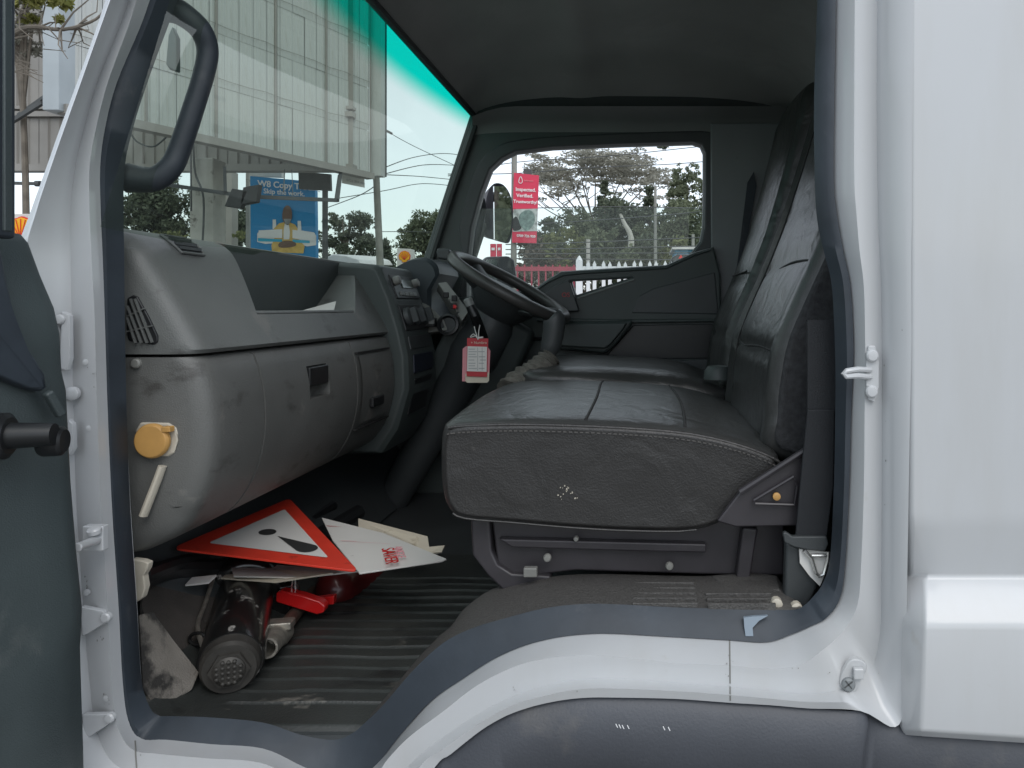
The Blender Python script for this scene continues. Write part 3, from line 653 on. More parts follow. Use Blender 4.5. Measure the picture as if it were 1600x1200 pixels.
def D(px, py, s_, proud=.0):                 # a point on the door's inner face, s_ metres out from the hinge edge
    Y = .885 - s_; return P(px, py, Y)
m = MB(); m.slab([P(-120, 380, .72), P(3, 384, .81), P(14, 440, .815), P(22, 480, .815), P(40, 535, .825), P(58, 560, .83), P(73, 585, .835), P(76, 605, .838), P(70, 614, .836), P(45, 608, .825), P(0, 590, .80), P(-120, 570, .73)], (-.03, 0.01, 0)); mk('pocket_shadow_plate', m, MT['seal'], DO, bevel=.006)  # dark plate set proud; the shadow of the door recess is put into its colour
m = MB(); m.bar(P(74, 612, .838), P(96, 650, .852), .010); mk('pocket_rib', m, MT['doorin'], DO, bevel=.003)
ax = Vector((1, .25, 0)).normalized()
m = MB(); b0 = P(-12, 682, .775); m.lathe(b0, ax, [(0, .024), (.012, .024), (.016, .019)], 24); m.lathe(b0 + ax * .01, ax, [(0, .014), (.03, .0125), (.045, .0115)], 20); mk('handle_arm', m, MT['black'], DO)
m = MB(); m.lathe(P(61, 690, .80), ax, [(0, .010), (.002, .0145), (.005, .016), (.016, .016), (.021, .0155), (.024, .012), (.0235, .004)], 28); mk('handle_knob', m, MT['black'], DO)
# window frame of the open door
m = MB(); m.box(*(lambda a, b: (a.x, b.x, .80, .83, a.z, b.z + .3))(P(-14, 372, .815), P(8, -20, .815))); mk('window_frame', m, MT['seal'], DO, bevel=.004)
m = MB(); m.box(*(lambda a, b: (a.x, b.x, .79, .80, a.z, b.z + .3))(P(9, 362, .795), P(14, -20, .795))); mk('frame_edge', m, MT['doorin'], DO, bevel=.002)
m = MB(); m.bar((-.70, .80, .58), (-.84, .0, .58), .03); m.bar((-.84, .0, .58), (-.84, .0, .05), .03); mk('window_frame', m, MT['seal'], DO)
m = MB(); m.slab([(-.70, .79, .06), (-.845, .0, .06), (-.845, .0, .58), (-.70, .79, .58)], (-.004, 0, 0)); mk('door_glass', m, MT['sideglass'], DO)

# ------------------------------------------------------------------ dashboard
def prism(prof, Ys, fn=None):
    rings = []
    for Y, ins in Ys:
        rings.append([Vector((x - (ins if x > -.80 else 0), Y, z + (ins * .6 if z < -.28 else 0) - (ins * .7 if z > .09 else 0))) for x, z in prof])
    return MB().loft(rings, True, capends=True)
def cat2(pts, k=3): return [(p.x, p.y) for p in cat([Vector((a, b, 0)) for a, b in pts], k)]
UP = [(-.86, -.066), (-.86, .09)] + cat2([(-.83, .108), (-.785, .116), (-.75, .113), (-.722, .098), (-.700, .072), (-.668, .022), (-.642, -.022), (-.627, -.050)], 3) + [(-.622, -.060), (-.628, -.066)]
RND = [(1.058, .030), (1.061, .018), (1.067, .008), (1.077, .002), (1.09, 0)]
DA = mk('dashboard', prism(UP, RND + [(1.2, 0), (1.85, 0), (2.36, 0)]), MT['dash'], TR)
cz0, cz1 = -.012, .25
def ty(z, a): return (1.262 + .05 * (z + .01) / .115) if a == 0 else (1.70 + .20 * (z + .01) / .123)
c = MB(); vs = [(-.748, ty(cz0, 0) + .01, cz0), (-.748, ty(cz0, 1), cz0), (-.50, ty(cz0, 1), cz0), (-.50, ty(cz0, 0), cz0),
                (-.748, ty(cz1, 0) + .01, cz1), (-.748, ty(cz1, 1), cz1), (-.50, ty(cz1, 1), cz1), (-.50, ty(cz1, 0), cz1)]
c.add(vs, [(0, 3, 2, 1), (4, 5, 6, 7), (0, 1, 5, 4), (1, 2, 6, 5), (2, 3, 7, 6), (3, 0, 4, 7)])
cut(DA, c)
m = MB(); m.box(-.7475, -.66, 1.29, 1.69, -.0105, -.008); mk('tray_mat', m, MT['dark'], DA)
m = MB(); m.slab([(-.7465, 1.30, -.008), (-.7465, 1.71, -.008), (-.7465, 1.88, .108), (-.7465, 1.32, .108)], (.002, 0, 0)); mk('tray_wall', m, MT['green'], DA)
b_ = MB(); b_.tube([(-.655, 1.262, -.010), (-.655, 1.70, -.010)], .004, 8); mk('tray_lip', b_, MT['dash'], DA)
LO = [(-.86, -.0705), (-.632, -.0705), (-.624, -.076)] + cat2([(-.617, -.095), (-.609, -.13), (-.606, -.17), (-.608, -.21), (-.617, -.252), (-.636, -.293), (-.664, -.326), (-.71, -.348)], 3) + [(-.76, -.356), (-.86, -.356)]
mk('lower_dash', prism(LO, RND + [(1.2072, 0)]), MT['dashlow'], DA)
GB = mk('glovebox_lid', prism(LO, [(1.2132, 0), (1.600, 0)]), MT['dashlow'], DA)
c = MB(); c.box(-.625, -.55, 1.375, 1.462, -.168, -.108); cut(GB, c)
m = MB(); m.box(-.63, -.607, 1.378, 1.459, -.146, -.110); mk('glovebox_latch', m, MT['black'], DA, bevel=.003)
LP = mk('lower_dash', prism(LO, [(1.606, 0), (1.838, 0)]), MT['dashlow'], DA)
for y0_ in (1.2073, 1.6001): mk('panel_gap', prism([(x - .006, z) for x, z in LO], [(y0_, 0), (y0_ + .0058, 0)]), MT['seam'], DA)
ash = [(x + .004, z) for x, z in LO if -.26 < z < -.10 and x > -.63]
m = MB(); ring = [Vector((x, 1.62, z)) for x, z in ash]; m.loft([ring, [p + Vector((0, .19, 0)) for p in ring]])
mk('ashtray', m, MT['dashlow'], DA); m = MB(); m.box(-.604, -.594, 1.665, 1.735, -.222, -.20); mk('ashtray_handle', m, MT['black'], DA, bevel=.003)
for zz in (-.098, -.262):
    m = MB(); xx = -.6135 if zz > -.2 else -.6155; m.box(xx - .004, xx + .004, 1.612, 1.815, zz - .0015, zz + .0015); mk('panel_gap', m, MT['seam'], DA)
# vents and small fittings
m = MB(); m.slab([P(a, b, 1.0555) for a, b in ((198, 466), (206, 461), (214, 463), (232, 495), (246, 525), (246, 534), (240, 539), (200, 533), (197, 520))], (0, .012, 0)); mk('side_vent', m, MT['black'], DA, bevel=.002)
for (ta, tb) in (((199, 496), (212, 536)), ((199, 478), (221, 536)), ((204, 467), (230, 536)), ((211, 467), (238, 535))):
    m = MB(); m.bar(P(*ta, 1.053), P(*tb, 1.053), .0020, .004, up=(0, 1, 0)); mk('vent_slat', m, MT['dash'], DA)
for (ta, tb) in (((199, 494), (226, 482)), ((199, 518), (238, 509))):
    m = MB(); m.bar(P(*ta, 1.054), P(*tb, 1.054), .0016, .004, up=(0, 1, 0)); mk('vent_bar', m, MT['dash'], DA)
def upx(z):
    pts = [p for p in UP if p[0] > -.76][:-2]
    for (xa, za), (xb, zb) in zip(pts, pts[1:]):
        if za >= z >= zb and xb > xa: return xa + (xb - xa) * (za - z) / max(1e-6, za - zb)
    return -.74
def demist(y0, y1, zs=(.109, .103, .096, .089, .082)):
    ra = [[Vector((upx(z) + .0018, y0 + (y1 - y0) * t, z + .0018)) for t in (.06 if z in (zs[0], zs[-1]) else 0, .5, .94 if z in (zs[0], zs[-1]) else 1)] for z in zs]
    m = MB(); m.loft(ra); mk('demister_vent', m, MT['black'], DA)
    for z in zs[1:-1]:
        m = MB(); m.bar(Vector((upx(z) + .003, y0 + .006, z + .003)), Vector((upx(z) + .003, y1 - .006, z + .003)), .0025, .005); mk('vent_slat', m, MT['dark'], DA)
    m = MB(); rim_ = [ra[0][0], ra[0][2], ra[2][2], ra[-1][2], ra[-1][0], ra[2][0], ra[0][0]]; m.tube(rim_, .0022, 6); mk('vent_rim', m, MT['dash'], DA)
demist(1.150, 1.218); demist(1.90, 1.975)
screw(P(212, 568, 1.055), .007, DA, mtl='silver')
m = MB(); m.slab([P(a, b, 1.0552) for a, b in ((211, 672), (218, 660), (262, 661), (274, 668), (278, 688), (272, 708), (262, 714), (220, 712), (212, 704))], (0, .006, 0)); RC = mk('filler_recess', m, MT['beige'], DA, bevel=.003)
m = MB(); m.lathe(P(241, 688, 1.053), (0, -1, 0), [(0, .024), (.006, .0245), (.010, .022), (.011, .006)], 32); m.box(*(lambda a: (a.x - .006, a.x + .006, a.y - .008, a.y + .004, a.z - .004, a.z + .004))(P(264, 670, 1.05))); mk('filler_cap', m, MT['yellowcap'], DA, bevel=.0015, label='round aged yellow filler cap on the end of the dashboard')
m = MB(); m.tube([P(254, 728, 1.052), P(246, 750, 1.05), P(224, 806, 1.045)], [.007, .0072, .0072], 10, flat=.7); mk('level_tube', m, MT['beige'], DA)
# centre console with radio and heater controls
CP = [(-.80, -.36), (-.80, .112)] + [(-.69, .108), (-.652, .104), (-.640, .098), (-.612, .02), (-.588, -.06), (-.575, -.12), (-.572, -.2), (-.60, -.30), (-.64, -.36)]
CC = mk('centre_console', prism(CP, [(1.842, .012), (1.852, .002), (1.86, 0), (2.085, 0), (2.095, .01)]), MT['green'], DA, ang=30, bevel=.004)
def cface(z):                                # console face X at height z
    pts = [p for p in CP[4:]]
    for (xa, za), (xb, zb) in zip(pts, pts[1:]):
        if za >= z >= zb: return xa + (xb - xa) * (za - z) / (za - zb)
    return pts[-1][0]
def cquad(y0, y1, z0, z1, proud, th):
    m = MB(); p = proud
    return m.slab([(cface(z0) + p, y0, z0), (cface(z0) + p, y1, z0), (cface(z1) + p, y1, z1), (cface(z1) + p, y0, z1)], (-th, 0, -.3 * th))
mk('radio', cquad(1.875, 2.06, .022, .082, .004, .012), MT['black'], DA, bevel=.003)
for k in range(4): mk('radio_button', cquad(1.905 + .034 * k, 1.93 + .034 * k, .030, .040, .008, .008), MT['grey'], DA, bevel=.001)
mk('radio_display', cquad(1.94, 2.03, .050, .072, .007, .006), mat('dim_display', (.10, .12, .11), .15), DA, bevel=.001)
for yy, zz in ((1.895, .064), (2.048, .062)):
    m = MB(); m.lathe((cface(zz), yy, zz), (1, 0, .3), [(0, .012), (.018, .011), (.02, .006)], 18); mk('radio_knob', m, MT['silver'], DA)
mk('heater_panel', cquad(1.87, 2.065, -.058, .008, .004, .012), MT['black'], DA, bevel=.003)
for yy in (1.90, 1.967, 2.034):
    m = MB(); zz = -.025; m.lathe((cface(zz), yy, zz), (1, 0, .3), [(0, .024), (.014, .022), (.017, .018)], 22); m.obox(Vector((cface(zz) + .02, yy, zz + .006)), Vector((.01, 0, .003)), Vector((0, .004, 0)), Vector((-.005, 0, .018))); mk('heater_knob', m, MT['dark'], DA)
mk('blank_panel', cquad(1.875, 2.06, -.105, -.072, .003, .01), MT['dark'], DA, bevel=.003)
mk('console_pocket', cquad(1.885, 2.05, -.165, -.118, .004, .01), mat('blue_black', (.012, .016, .03), .4), DA, bevel=.003)
mk('console_pocket', cquad(1.89, 2.04, -.27, -.178, .004, .01), MT['black'], DA, bevel=.003)
# instrument binnacle and switch strips in front of the driver
BP = [(-.75, -.06), (-.75, .10)] + cat2([(-.70, .112), (-.665, .132), (-.632, .141), (-.603, .136), (-.583, .118), (-.577, .095)], 3) + [(-.60, .05), (-.60, .0), (-.56, -.06)]
BIN = mk('instrument_binnacle', prism(BP, [(2.13, .01), (2.14, 0), (2.30, 0), (2.36, .0), (2.37, .01)]), mat('blue_grey_plastic', (.035, .045, .052), .5, var=.2), DA, ang=35)
m = MB(); m.slab([P(684, 442, 2.12), P(698, 440, 2.12), P(733, 486, 2.05), P(722, 502, 2.05)], (-.02, .06, -.02)); STP = mk('switch_strip', m, MT['silver'], DA, bevel=.003)
for px, py in ((698, 461), (711, 466), (710, 478), (719, 492)):
    m = MB(); q = P(px, py, 2.075); m.box(q.x - .007, q.x + .007, q.y - .012, q.y, q.z - .008, q.z + .008); mk('switch_button', m, MT['black'], DA, bevel=.002)
m = MB(); q = P(712, 479, 2.068); m.box(q.x - .005, q.x + .004, q.y - .01, q.y, q.z - .005, q.z + .005); mk('warning_button', m, MT['redgloss'], DA, bevel=.001)
m = MB(); m.slab([P(660, 472, 2.13), P(672, 478, 2.1), P(694, 500, 2.06), P(700, 516, 2.06), P(668, 520, 2.06)], (-.03, .05, -.01)); mk('switch_shelf', m, MT['silver'], DA, bevel=.003)
m = MB(); q = P(672, 504, 2.05); m.box(q.x - .016, q.x + .014, q.y - .015, q.y + .02, q.z - .012, q.z + .012); mk('ignition_switch', m, MT['black'], DA, bevel=.003)
m = MB(); q = P(674, 502, 2.034); m.box(q.x - .007, q.x + .007, q.y - .002, q.y + .01, q.z - .007, q.z + .006); mk('switch_button', m, MT['grey'], DA, bevel=.001)
m = MB(); q = P(701, 508, 2.07); m.lathe(q, (0, -1, .2), [(0, .03), (.012, .03), (.014, .024), (.004, .02)], 20); mk('air_outlet', m, MT['black'], DA)
m = MB(); m.slab([P(690, 520, 2.1), P(735, 495, 2.1), P(800, 500, 2.15), P(835, 520, 2.2), P(800, 600, 2.2), P(740, 700, 2.2), P(660, 690, 2.2), P(650, 600, 2.15)], (0, .08, 0)); mk('knee_panel', m, MT['green'], DA, bevel=.02)

# ------------------------------------------------------------------ steering wheel and column
ang = R(29.5); SC = P(797, 449, 2.15); nrm = Vector((math.sin(ang), -.06, math.cos(ang))).normalized(); uu = Vector((math.cos(ang), 0, -math.sin(ang))); uu = (uu - nrm * uu.dot(nrm)).normalized(); vv = nrm.cross(uu)
RW = .178; rim = [SC + uu * (RW * math.cos(t)) + vv * (RW * math.sin(t)) for t in [2 * math.pi * i / 64 for i in range(65)]]
m = MB(); vs = []
for i in range(64):
    t = 2 * math.pi * i / 64; rad = uu * math.cos(t) + vv * math.sin(t)
    for j in range(14):
        a = 2 * math.pi * j / 14; vs.append(SC + rad * (RW + .0165 * math.cos(a)) + nrm * (.0165 * math.sin(a)))
m.add(vs, [(i * 14 + j, ((i + 1) % 64) * 14 + j, ((i + 1) % 64) * 14 + (j + 1) % 14, i * 14 + (j + 1) % 14) for i in range(64) for j in range(14)])
SWH = mk('steering_wheel', m, mat('worn_wheel_rubber', (.060, .058, .055), .36, var=.15, vs=20, bump=.2, bs=300), TR, ang=80)
m = MB(); m.lathe(SC - nrm * .10, nrm, [(0, .05), (.01, .062), (.05, .095), (.075, .102), (.09, .09), (.095, .05)], 32); mk('wheel_hub', m, MT['dark'], SWH)
for t in (R(35), R(145), R(215), R(325)):
    rad = uu * math.cos(t) + vv * math.sin(t)
    m = MB(); m.tube([SC - nrm * .035 + rad * .08, SC - nrm * .02 + rad * .13, SC + rad * RW], [.03, .022, .014], 10, flat=.5); mk('spoke', m, MT['dark'], SWH)
m = MB(); m.lathe(SC - nrm * .12, nrm * -1, [(-.04, .055), (0, .07), (.10, .075), (.16, .06), (.40, .05), (.60, .045)], 20); mk('steering_column', m, MT['dark'], TR)
m = MB(); m.tube([P(733, 474, 2.0), P(741, 492, 2.0), P(749, 512, 2.03), P(757, 528, 2.08)], [.0115, .0135, .014, .010], 14); ST = mk('column_stalk', m, MT['black'], TR)
m = MB(); m.lathe(P(735, 478, 2.0), P(729, 464, 2.0) - P(735, 478, 2.0), [(0, .012), (.018, .0125), (.022, .009)], 16); mk('stalk_tip', m, MT['grey'], ST)
m = MB(); m.tube([P(712, 402, 2.12), P(700, 399, 2.12), P(684, 395, 2.12)], [.011, .016, .018], 12, flat=.7); mk('column_stalk', m, MT['dark'], TR)
m = MB(); m.slab([P(681, 388, 2.10), P(702, 389, 2.10), P(705, 407, 2.10), P(683, 404, 2.10)], (0, .03, 0)); mk('stalk_pad', m, MT['dark'], TR, bevel=.006)
# gear lever with boot
m = MB(); m.tube(cat([P(863, 494, 1.84), P(866, 500, 1.84), P(864, 525, 1.84), P(858, 548, 1.84), P(856, 553, 1.84)], 4), [.016, .024, .026, .0265, .027, .027, .027, .026, .026, .025, .025, .024, .022, .021, .020, .02, .012], 16); GL = mk('gear_lever', m, MT['dark'], TR)
m = MB(); m.tube([P(858, 550, 1.84), P(858, 580, 1.83)], .008, 10); mk('lever_rod', m, MT['steelgrey'], GL)
m = MB(); pts = cat([P(862, 556, 1.83), P(852, 568, 1.82), P(838, 585, 1.80), P(818, 602, 1.78), P(806, 618, 1.76)], 6)
m.tube(pts, [.022 + .004 * math.sin(i * 2.1) + .0012 * i for i in range(len(pts))], 14); mk('lever_boot', m, mat('dusty_boot_cloth', (.12, .115, .10), .9, var=.3, vs=40, bump=.8, bs=90), GL)
m = MB(); m.slab([P(755, 632, 1.72), P(762, 612, 1.76), P(785, 606, 1.82), P(815, 606, 1.84), P(830, 640, 1.74), P(800, 660, 1.70)], (0, .05, -.05)); mk('console_tray', m, MT['grey'], TR, bevel=.008)
m = MB(); m.box(-.32, -.1, 1.78, 1.95, -.45, -.24); mk('engine_hump', m, MT['dark'], TR, bevel=.03)

# ------------------------------------------------------------------ seats
def sideprof(pts, Y, k=3): return [(p.x, p.z) for p in cat([P(a, b, Y) for a, b in pts], k, True)]
CU = sideprof([(694, 668), (690, 700), (692, 760), (702, 792), (725, 807), (800, 814), (900, 823), (1000, 828), (1090, 826), (1150, 800), (1212, 742), (1216, 716), (1203, 703), (1150, 683), (1080, 667), (1000, 659), (900, 654), (800, 652), (722, 655), (702, 659)], 1.12)
def shell(prof, ys, cx, cz, puff=None):
    rings = []
    for Y, ins in ys:
        r_ = []
        for x, z in prof:
            d = Vector((cx - x, cz - z)); L = d.length; d = d / max(L, 1e-6); q = Vector((x, z)) + d * ins
            zz = q.y + (puff(q.x, Y, z) if puff else 0)
            r_.append(Vector((q.x, Y, zz)))
        rings.append(r_)
    return MB().loft(rings, True, capends=True)
def ycurve(y0, y1, r=.02, n=10):
    a = [(y0, r * 1.2), (y0 + r * .12, r * .55), (y0 + r * .4, r * .22), (y0 + r, 0)]
    b = [(y1 - (y - y0), i) for y, i in a[::-1]]
    return a + [(y0 + r + (y1 - y0 - 2 * r) * k / n, 0) for k in range(1, n)] + b
def puff(x, Y, z):
    if z < -.22: return 0
    v = (Y - 1.41) / .29; g = 0
    return .010 * max(0, 1 - v * v) + g * (1 if abs(v) < .92 else 0)
PS = mk('passenger_seat', shell(CU, ycurve(1.098, 1.70, .022, 22), -.04, -.25, puff), [MT['leather']], TR, ang=60, label='black leatherette passenger bench seat')
SP = [(x + (-.04 - x) * .012, z + (-.25 - z) * .02) for x, z in CU]
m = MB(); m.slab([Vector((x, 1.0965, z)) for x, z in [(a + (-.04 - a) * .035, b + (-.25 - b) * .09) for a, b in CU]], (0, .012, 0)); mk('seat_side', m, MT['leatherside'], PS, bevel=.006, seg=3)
top_ = [(a, b) for a, b in CU if b > -.222]
def line_on(fn, r=.0016, name='seam', mtl='seam', par=None, n=24):
    m = MB(); m.tube([fn(i / n) for i in range(n + 1)], r, 6); return mk(name, m, MT[mtl], par)
def topz(x):
    pts = sorted([(a, b) for a, b in CU if b > -.222])
    for (xa, za), (xb, zb) in zip(pts, pts[1:]):
        if xa <= x <= xb: return za + (zb - za) * (x - xa) / max(1e-6, xb - xa)
    return pts[-1][1]
for xs in (-.085, .062):
    line_on(lambda t: Vector((xs + .004 * math.sin(t * 5), 1.115 + .57 * t, topz(xs) + puff(xs, 1.115 + .57 * t, -.1) + .0004)), .0024, par=PS)
m = MB(); cyc = [(x, z) for x, z in CU if z > -.23 and -.285 < x < .205]; cyc.sort()
m.tube([Vector((x, 1.101, z - .008)) for x, z in cyc], .0028, 8); mk('piping', m, MT['leatherside'], PS)
for i in range(0, len(cyc) - 1):                                     # stitches along the near top edge
    (xa, za), (xb, zb) = cyc[i], cyc[i + 1]; n = max(1, int(abs(xb - xa) / .006))
    for k in range(n):
        pass
m = MB()
for i in range(len(cyc) - 1):
    (xa, za), (xb, zb) = cyc[i], cyc[i + 1]; L = math.hypot(xb - xa, zb - za); n = max(1, int(L / .0065))
    for k in range(n):
        t0, t1 = k / n, (k + .6) / n
        m.bar(Vector((xa + (xb - xa) * t0, 1.0945, za + (zb - za) * t0 - .016)), Vector((xa + (xb - xa) * t1, 1.0945, za + (zb - za) * t1 - .016)), .0016)
st = mk('stitching', m, MT['stitch'], PS); st['kind'] = 'stuff'
m = MB(); low = sorted([(x, z) for x, z in CU if z < -.30 and x < .1]); m.tube([Vector((x + (-.04 - x) * .03, 1.094, z + (-.25 - z) * .075)) for x, z in low], .0015, 6); mk('seam', m, MT['leatherside'], PS)
m = MB(); qc = P(886, 768, 1.0948); q_ = random.Random(3)
for _ in range(18):
    a = qc + Vector((q_.gauss(0, .007), 0, q_.gauss(0, .005))); r_ = q_.uniform(.0003, .0013); m.slab([a + Vector((r_ * math.cos(t) * q_.uniform(.5, 1.4), 0, r_ * math.sin(t))) for t in (0, 1.2, 2.4, 3.6, 4.9)], (0, .0015, 0))
sc2 = mk('worn_spot', m, MT['beige'], PS); sc2['kind'] = 'stuff'
# backrests
BF = [(.205, -.23), (.198, -.17), (.202, -.117), (.212, -.06), (.236, .0), (.272, .08), (.308, .17), (.350, .30), (.385, .42), (.402, .48)]
def backprof(dx=0, dz=0, top=0):
    f_ = [(a + dx, b + dz + (top * max(0, (b + .1) / .6))) for a, b in BF]; xt, zt = f_[-1]
    b_ = [(xt + .03, zt + .025), (xt + .062, zt + .01), (xt + .055, zt - .10), (.40 + dx, .15 + dz), (.345 + dx, -.05 + dz), (.33 + dx, -.23 + dz)]
    return [(p.x, p.y) for p in cat([Vector((a, b, 0)) for a, b in f_ + b_], 4, True)]
def bpuff(zs, yc, hw):
    def f(x, Y, z): return 0
    return f
def bshell(prof, ys, yc, hw, zs):
    rings = []
    for Y, ins in ys:
        r_ = []
        v = (Y - yc) / hw
        for x, z in prof:
            cx_, cz_ = .30, .10; d = Vector((cx_ + (z * .35) - x, (cz_ - z) * .25)); d = d / max(d.length, 1e-6); q = Vector((x, z)) + d * ins
            fx = 0
            front = x < .24 + .40 * max(z + .06, 0) + .02
            if front:
                fx = -.012 * max(0, 1 - v * v) + .012 * math.exp(-((abs(v) - .78) / .05) ** 2) * .5
                for s_ in zs: fx += .008 * math.exp(-((z - s_) / .010) ** 2) * (1 if abs(v) < .78 else 0)
                fx -= .014 * math.exp(-((abs(v) - .93) / .10) ** 2)
            r_.append(Vector((q.x + fx, Y, q.y)))
        rings.append(r_)
    return MB().loft(rings, True, capends=True)
ZS = (-.072, .075, .21)
BPf = backprof()
PB = mk('backrest', bshell(BPf, ycurve(1.135, 1.70, .035, 28), 1.4175, .2825, ZS), MT['leather'], PS, ang=60)
def frontx(z, dx=0):
    for (xa, za), (xb, zb) in zip(BF, BF[1:]):
        if za <= z <= zb: return xa + (xb - xa) * (z - za) / (zb - za) + dx
    return BF[-1][0] + dx
for zs in ZS:
    line_on(lambda t: Vector((frontx(zs) - .012 * (1 - ((1.20 + .43 * t) - 1.4175) ** 2 / .08) + .006, 1.20 + .43 * t, zs + .004 * math.sin(t * 6))), .0022, par=PS)
for yy in (1.197, 1.638):
    m = MB(); m.tube([Vector((frontx(z) - .004, yy, z)) for z in [-.2 + .66 * i / 24 for i in range(25)]], .0018, 6); mk('seam', m, MT['seam'], PS)
m = MB(); bp2 = [(x + (.30 + z * .35 - x) * .10, z + (.10 - z) * .05) for x, z in BPf]; m.slab([Vector((x, 1.131, z)) for x, z in bp2], (0, .02, 0)); mk('backrest_side', m, MT['cloth'], PS, bevel=.008, seg=3)
# driver's seat
def lift(prof, dz, dx=0): return [(x + dx, z + dz) for x, z in prof]
def puff2(x, Y, z): return .010 * max(0, 1 - ((Y - 2.0) / .27) ** 2) if z > -.17 else 0
DS = mk('driver_seat', shell(lift(CU, .020, .006), ycurve(1.725, 2.27, .05, 16), -.04, -.21, puff2), MT['leather'], TR, ang=60, label='black leatherette driver seat behind the bench')
DBf = backprof(0, .0, .06)
DB = mk('backrest', bshell(DBf, ycurve(1.83, 2.24, .05, 20), 2.035, .205, ZS), MT['leather'], DS, ang=60)
m = MB(); m.tube([Vector((frontx(.075) - .012, 1.88 + .3 * t / 8, .09)) for t in range(9)], .0022, 6); mk('seam', m, MT['seam'], DS)
m = MB(); m.lathe(P(1122, 592, 1.76), (0, 0, 1), [(0, .034), (.02, .032), (.03, .024), (.028, .014)], 20); mk('seat_lever_cup', m, MT['green'], DS)
# seat frame below the bench
m = MB(); m.slab([P(a, b, 1.14) for a, b in ((766, 800), (1225, 800), (1225, 900), (1100, 898), (900, 892), (780, 906))], (0, .5, 0)); SF = mk('seat_frame', m, MT['frame'], PS, bevel=.004)
m = MB(); m.slab([P(a, b, 1.125) for a, b in ((778, 842), (1104, 850), (1104, 864), (1000, 862), (800, 856))], (0, .02, 0)); mk('frame_rail', m, MT['frame'], PS, bevel=.003)
for px, py in ((855, 872), (1046, 885), (900, 842)):
    screw(P(px, py, 1.122), .006 if py > 850 else .004, PS, mtl='silver')
m = MB(); m.slab([P(a, b, 1.13) for a, b in ((735, 812), (765, 812), (768, 860), (778, 882), (800, 896), (860, 900), (860, 912), (785, 922), (762, 900), (738, 868))], (0, .03, 0)); mk('front_leg', m, MT['frame'], PS, bevel=.004)
m = MB(); m.box(*(lambda a: (a.x - .010, a.x + .010, a.y - .012, a.y, a.z - .007, a.z + .007))(P(830, 891, 1.12))); mk('seat_clip', m, MT['silver'], PS, bevel=.002)
m = MB(); m.slab([P(a, b, 1.075) for a, b in ((1155, 770), (1262, 700), (1262, 780), (1245, 822), (1150, 824), (1120, 815))], (0, .012, 0)); SB = mk('seat_bracket', m, MT['frame'], PS, bevel=.003)
m = MB(); m.tube([P(1156, 769, 1.07), P(1262, 701, 1.07)], .0045, 8); mk('bracket_edge', m, MT['frame'], PS)
m = MB(); m.tube([P(a, b, 1.068) for a, b in ((1178, 782), (1240, 745), (1246, 760), (1241, 789), (1180, 787), (1178, 782))], .0022, 6); mk('bracket_pressing', m, MT['frame'], PS)
m = MB(); m.lathe(P(1213, 775, 1.070), (0, -1, 0), [(0, .0055), (.004, .0055), (.005, .003)], 14); mk('bracket_hole', m, MT['yellowcap'], PS)
m = MB(); m.slab([P(a, b, 1.12) for a, b in ((1160, 824), (1185, 826), (1172, 905), (1150, 905))], (0, .03, 0)); mk('rear_leg', m, MT['frame'], PS, bevel=.004)
# near seat belt with buckle
m = MB(); m.slab([P(a, b, 1.05) for a, b in ((1262, 640), (1305, 640), (1303, 760), (1292, 842), (1243, 838), (1250, 760))], (0, .006, 0)); BLT = mk('seat_belt', m, mat('belt_webbing', (.012, .014, .017), .7, bump=.4, bs=900), TR, bevel=.002)
m = MB(); m.slab([P(a, b, 1.044) for a, b in ((1223, 833), (1228, 831), (1238, 838), (1292, 838), (1295, 850), (1290, 862), (1262, 860), (1240, 855), (1226, 848))], (0, .01, 0)); mk('tongue_cover', m, MT['dark'], BLT, bevel=.003)
m = MB(); m.tube([P(a, b, 1.046) for a, b in ((1256, 860), (1268, 872), (1275, 895), (1280, 900), (1287, 897), (1293, 875), (1294, 862))], .0028, 8); m.tube([P(1268, 868, 1.046), P(1292, 868, 1.046)], .0025, 8); mk('belt_tongue', m, MT['steel'], BLT)
m = MB(); m.slab([P(a, b, 1.052) for a, b in ((1249, 858), (1290, 862), (1296, 880), (1281, 916), (1265, 900), (1250, 880))], (0, .004, 0)); mk('belt_paper_label', m, MT['paper'], BLT)
m = MB(); m.slab([P(a, b, 1.055) for a, b in ((1262, 500), (1310, 500), (1305, 650), (1262, 650))], (0, .006, 0)); mk('belt_webbing', m, BLT.data.materials[0], BLT)
m = MB(); m.slab([P(a, b, 1.06) for a, b in ((1228, 845), (1262, 860), (1280, 915), (1262, 952), (1225, 950))], (0, .02, 0)); mk('pillar_foot_trim', m, MT['dark'], TR, bevel=.006)
# far seat belt
m = MB(); m.slab([P(a, b, 2.38) for a, b in ((1168, 285), (1178, 268), (1182, 290), (1158, 430), (1140, 520), (1134, 520), (1150, 430))], (0, .006, 0)); mk('far_seat_belt', m, MT['seal'], TR)
m = MB(); m.lathe(P(1151, 248, 2.40), (0, -1, 0), [(0, .006), (.008, .006), (.009, .003)], 12); mk('belt_bolt', m, MT['black'], TR)

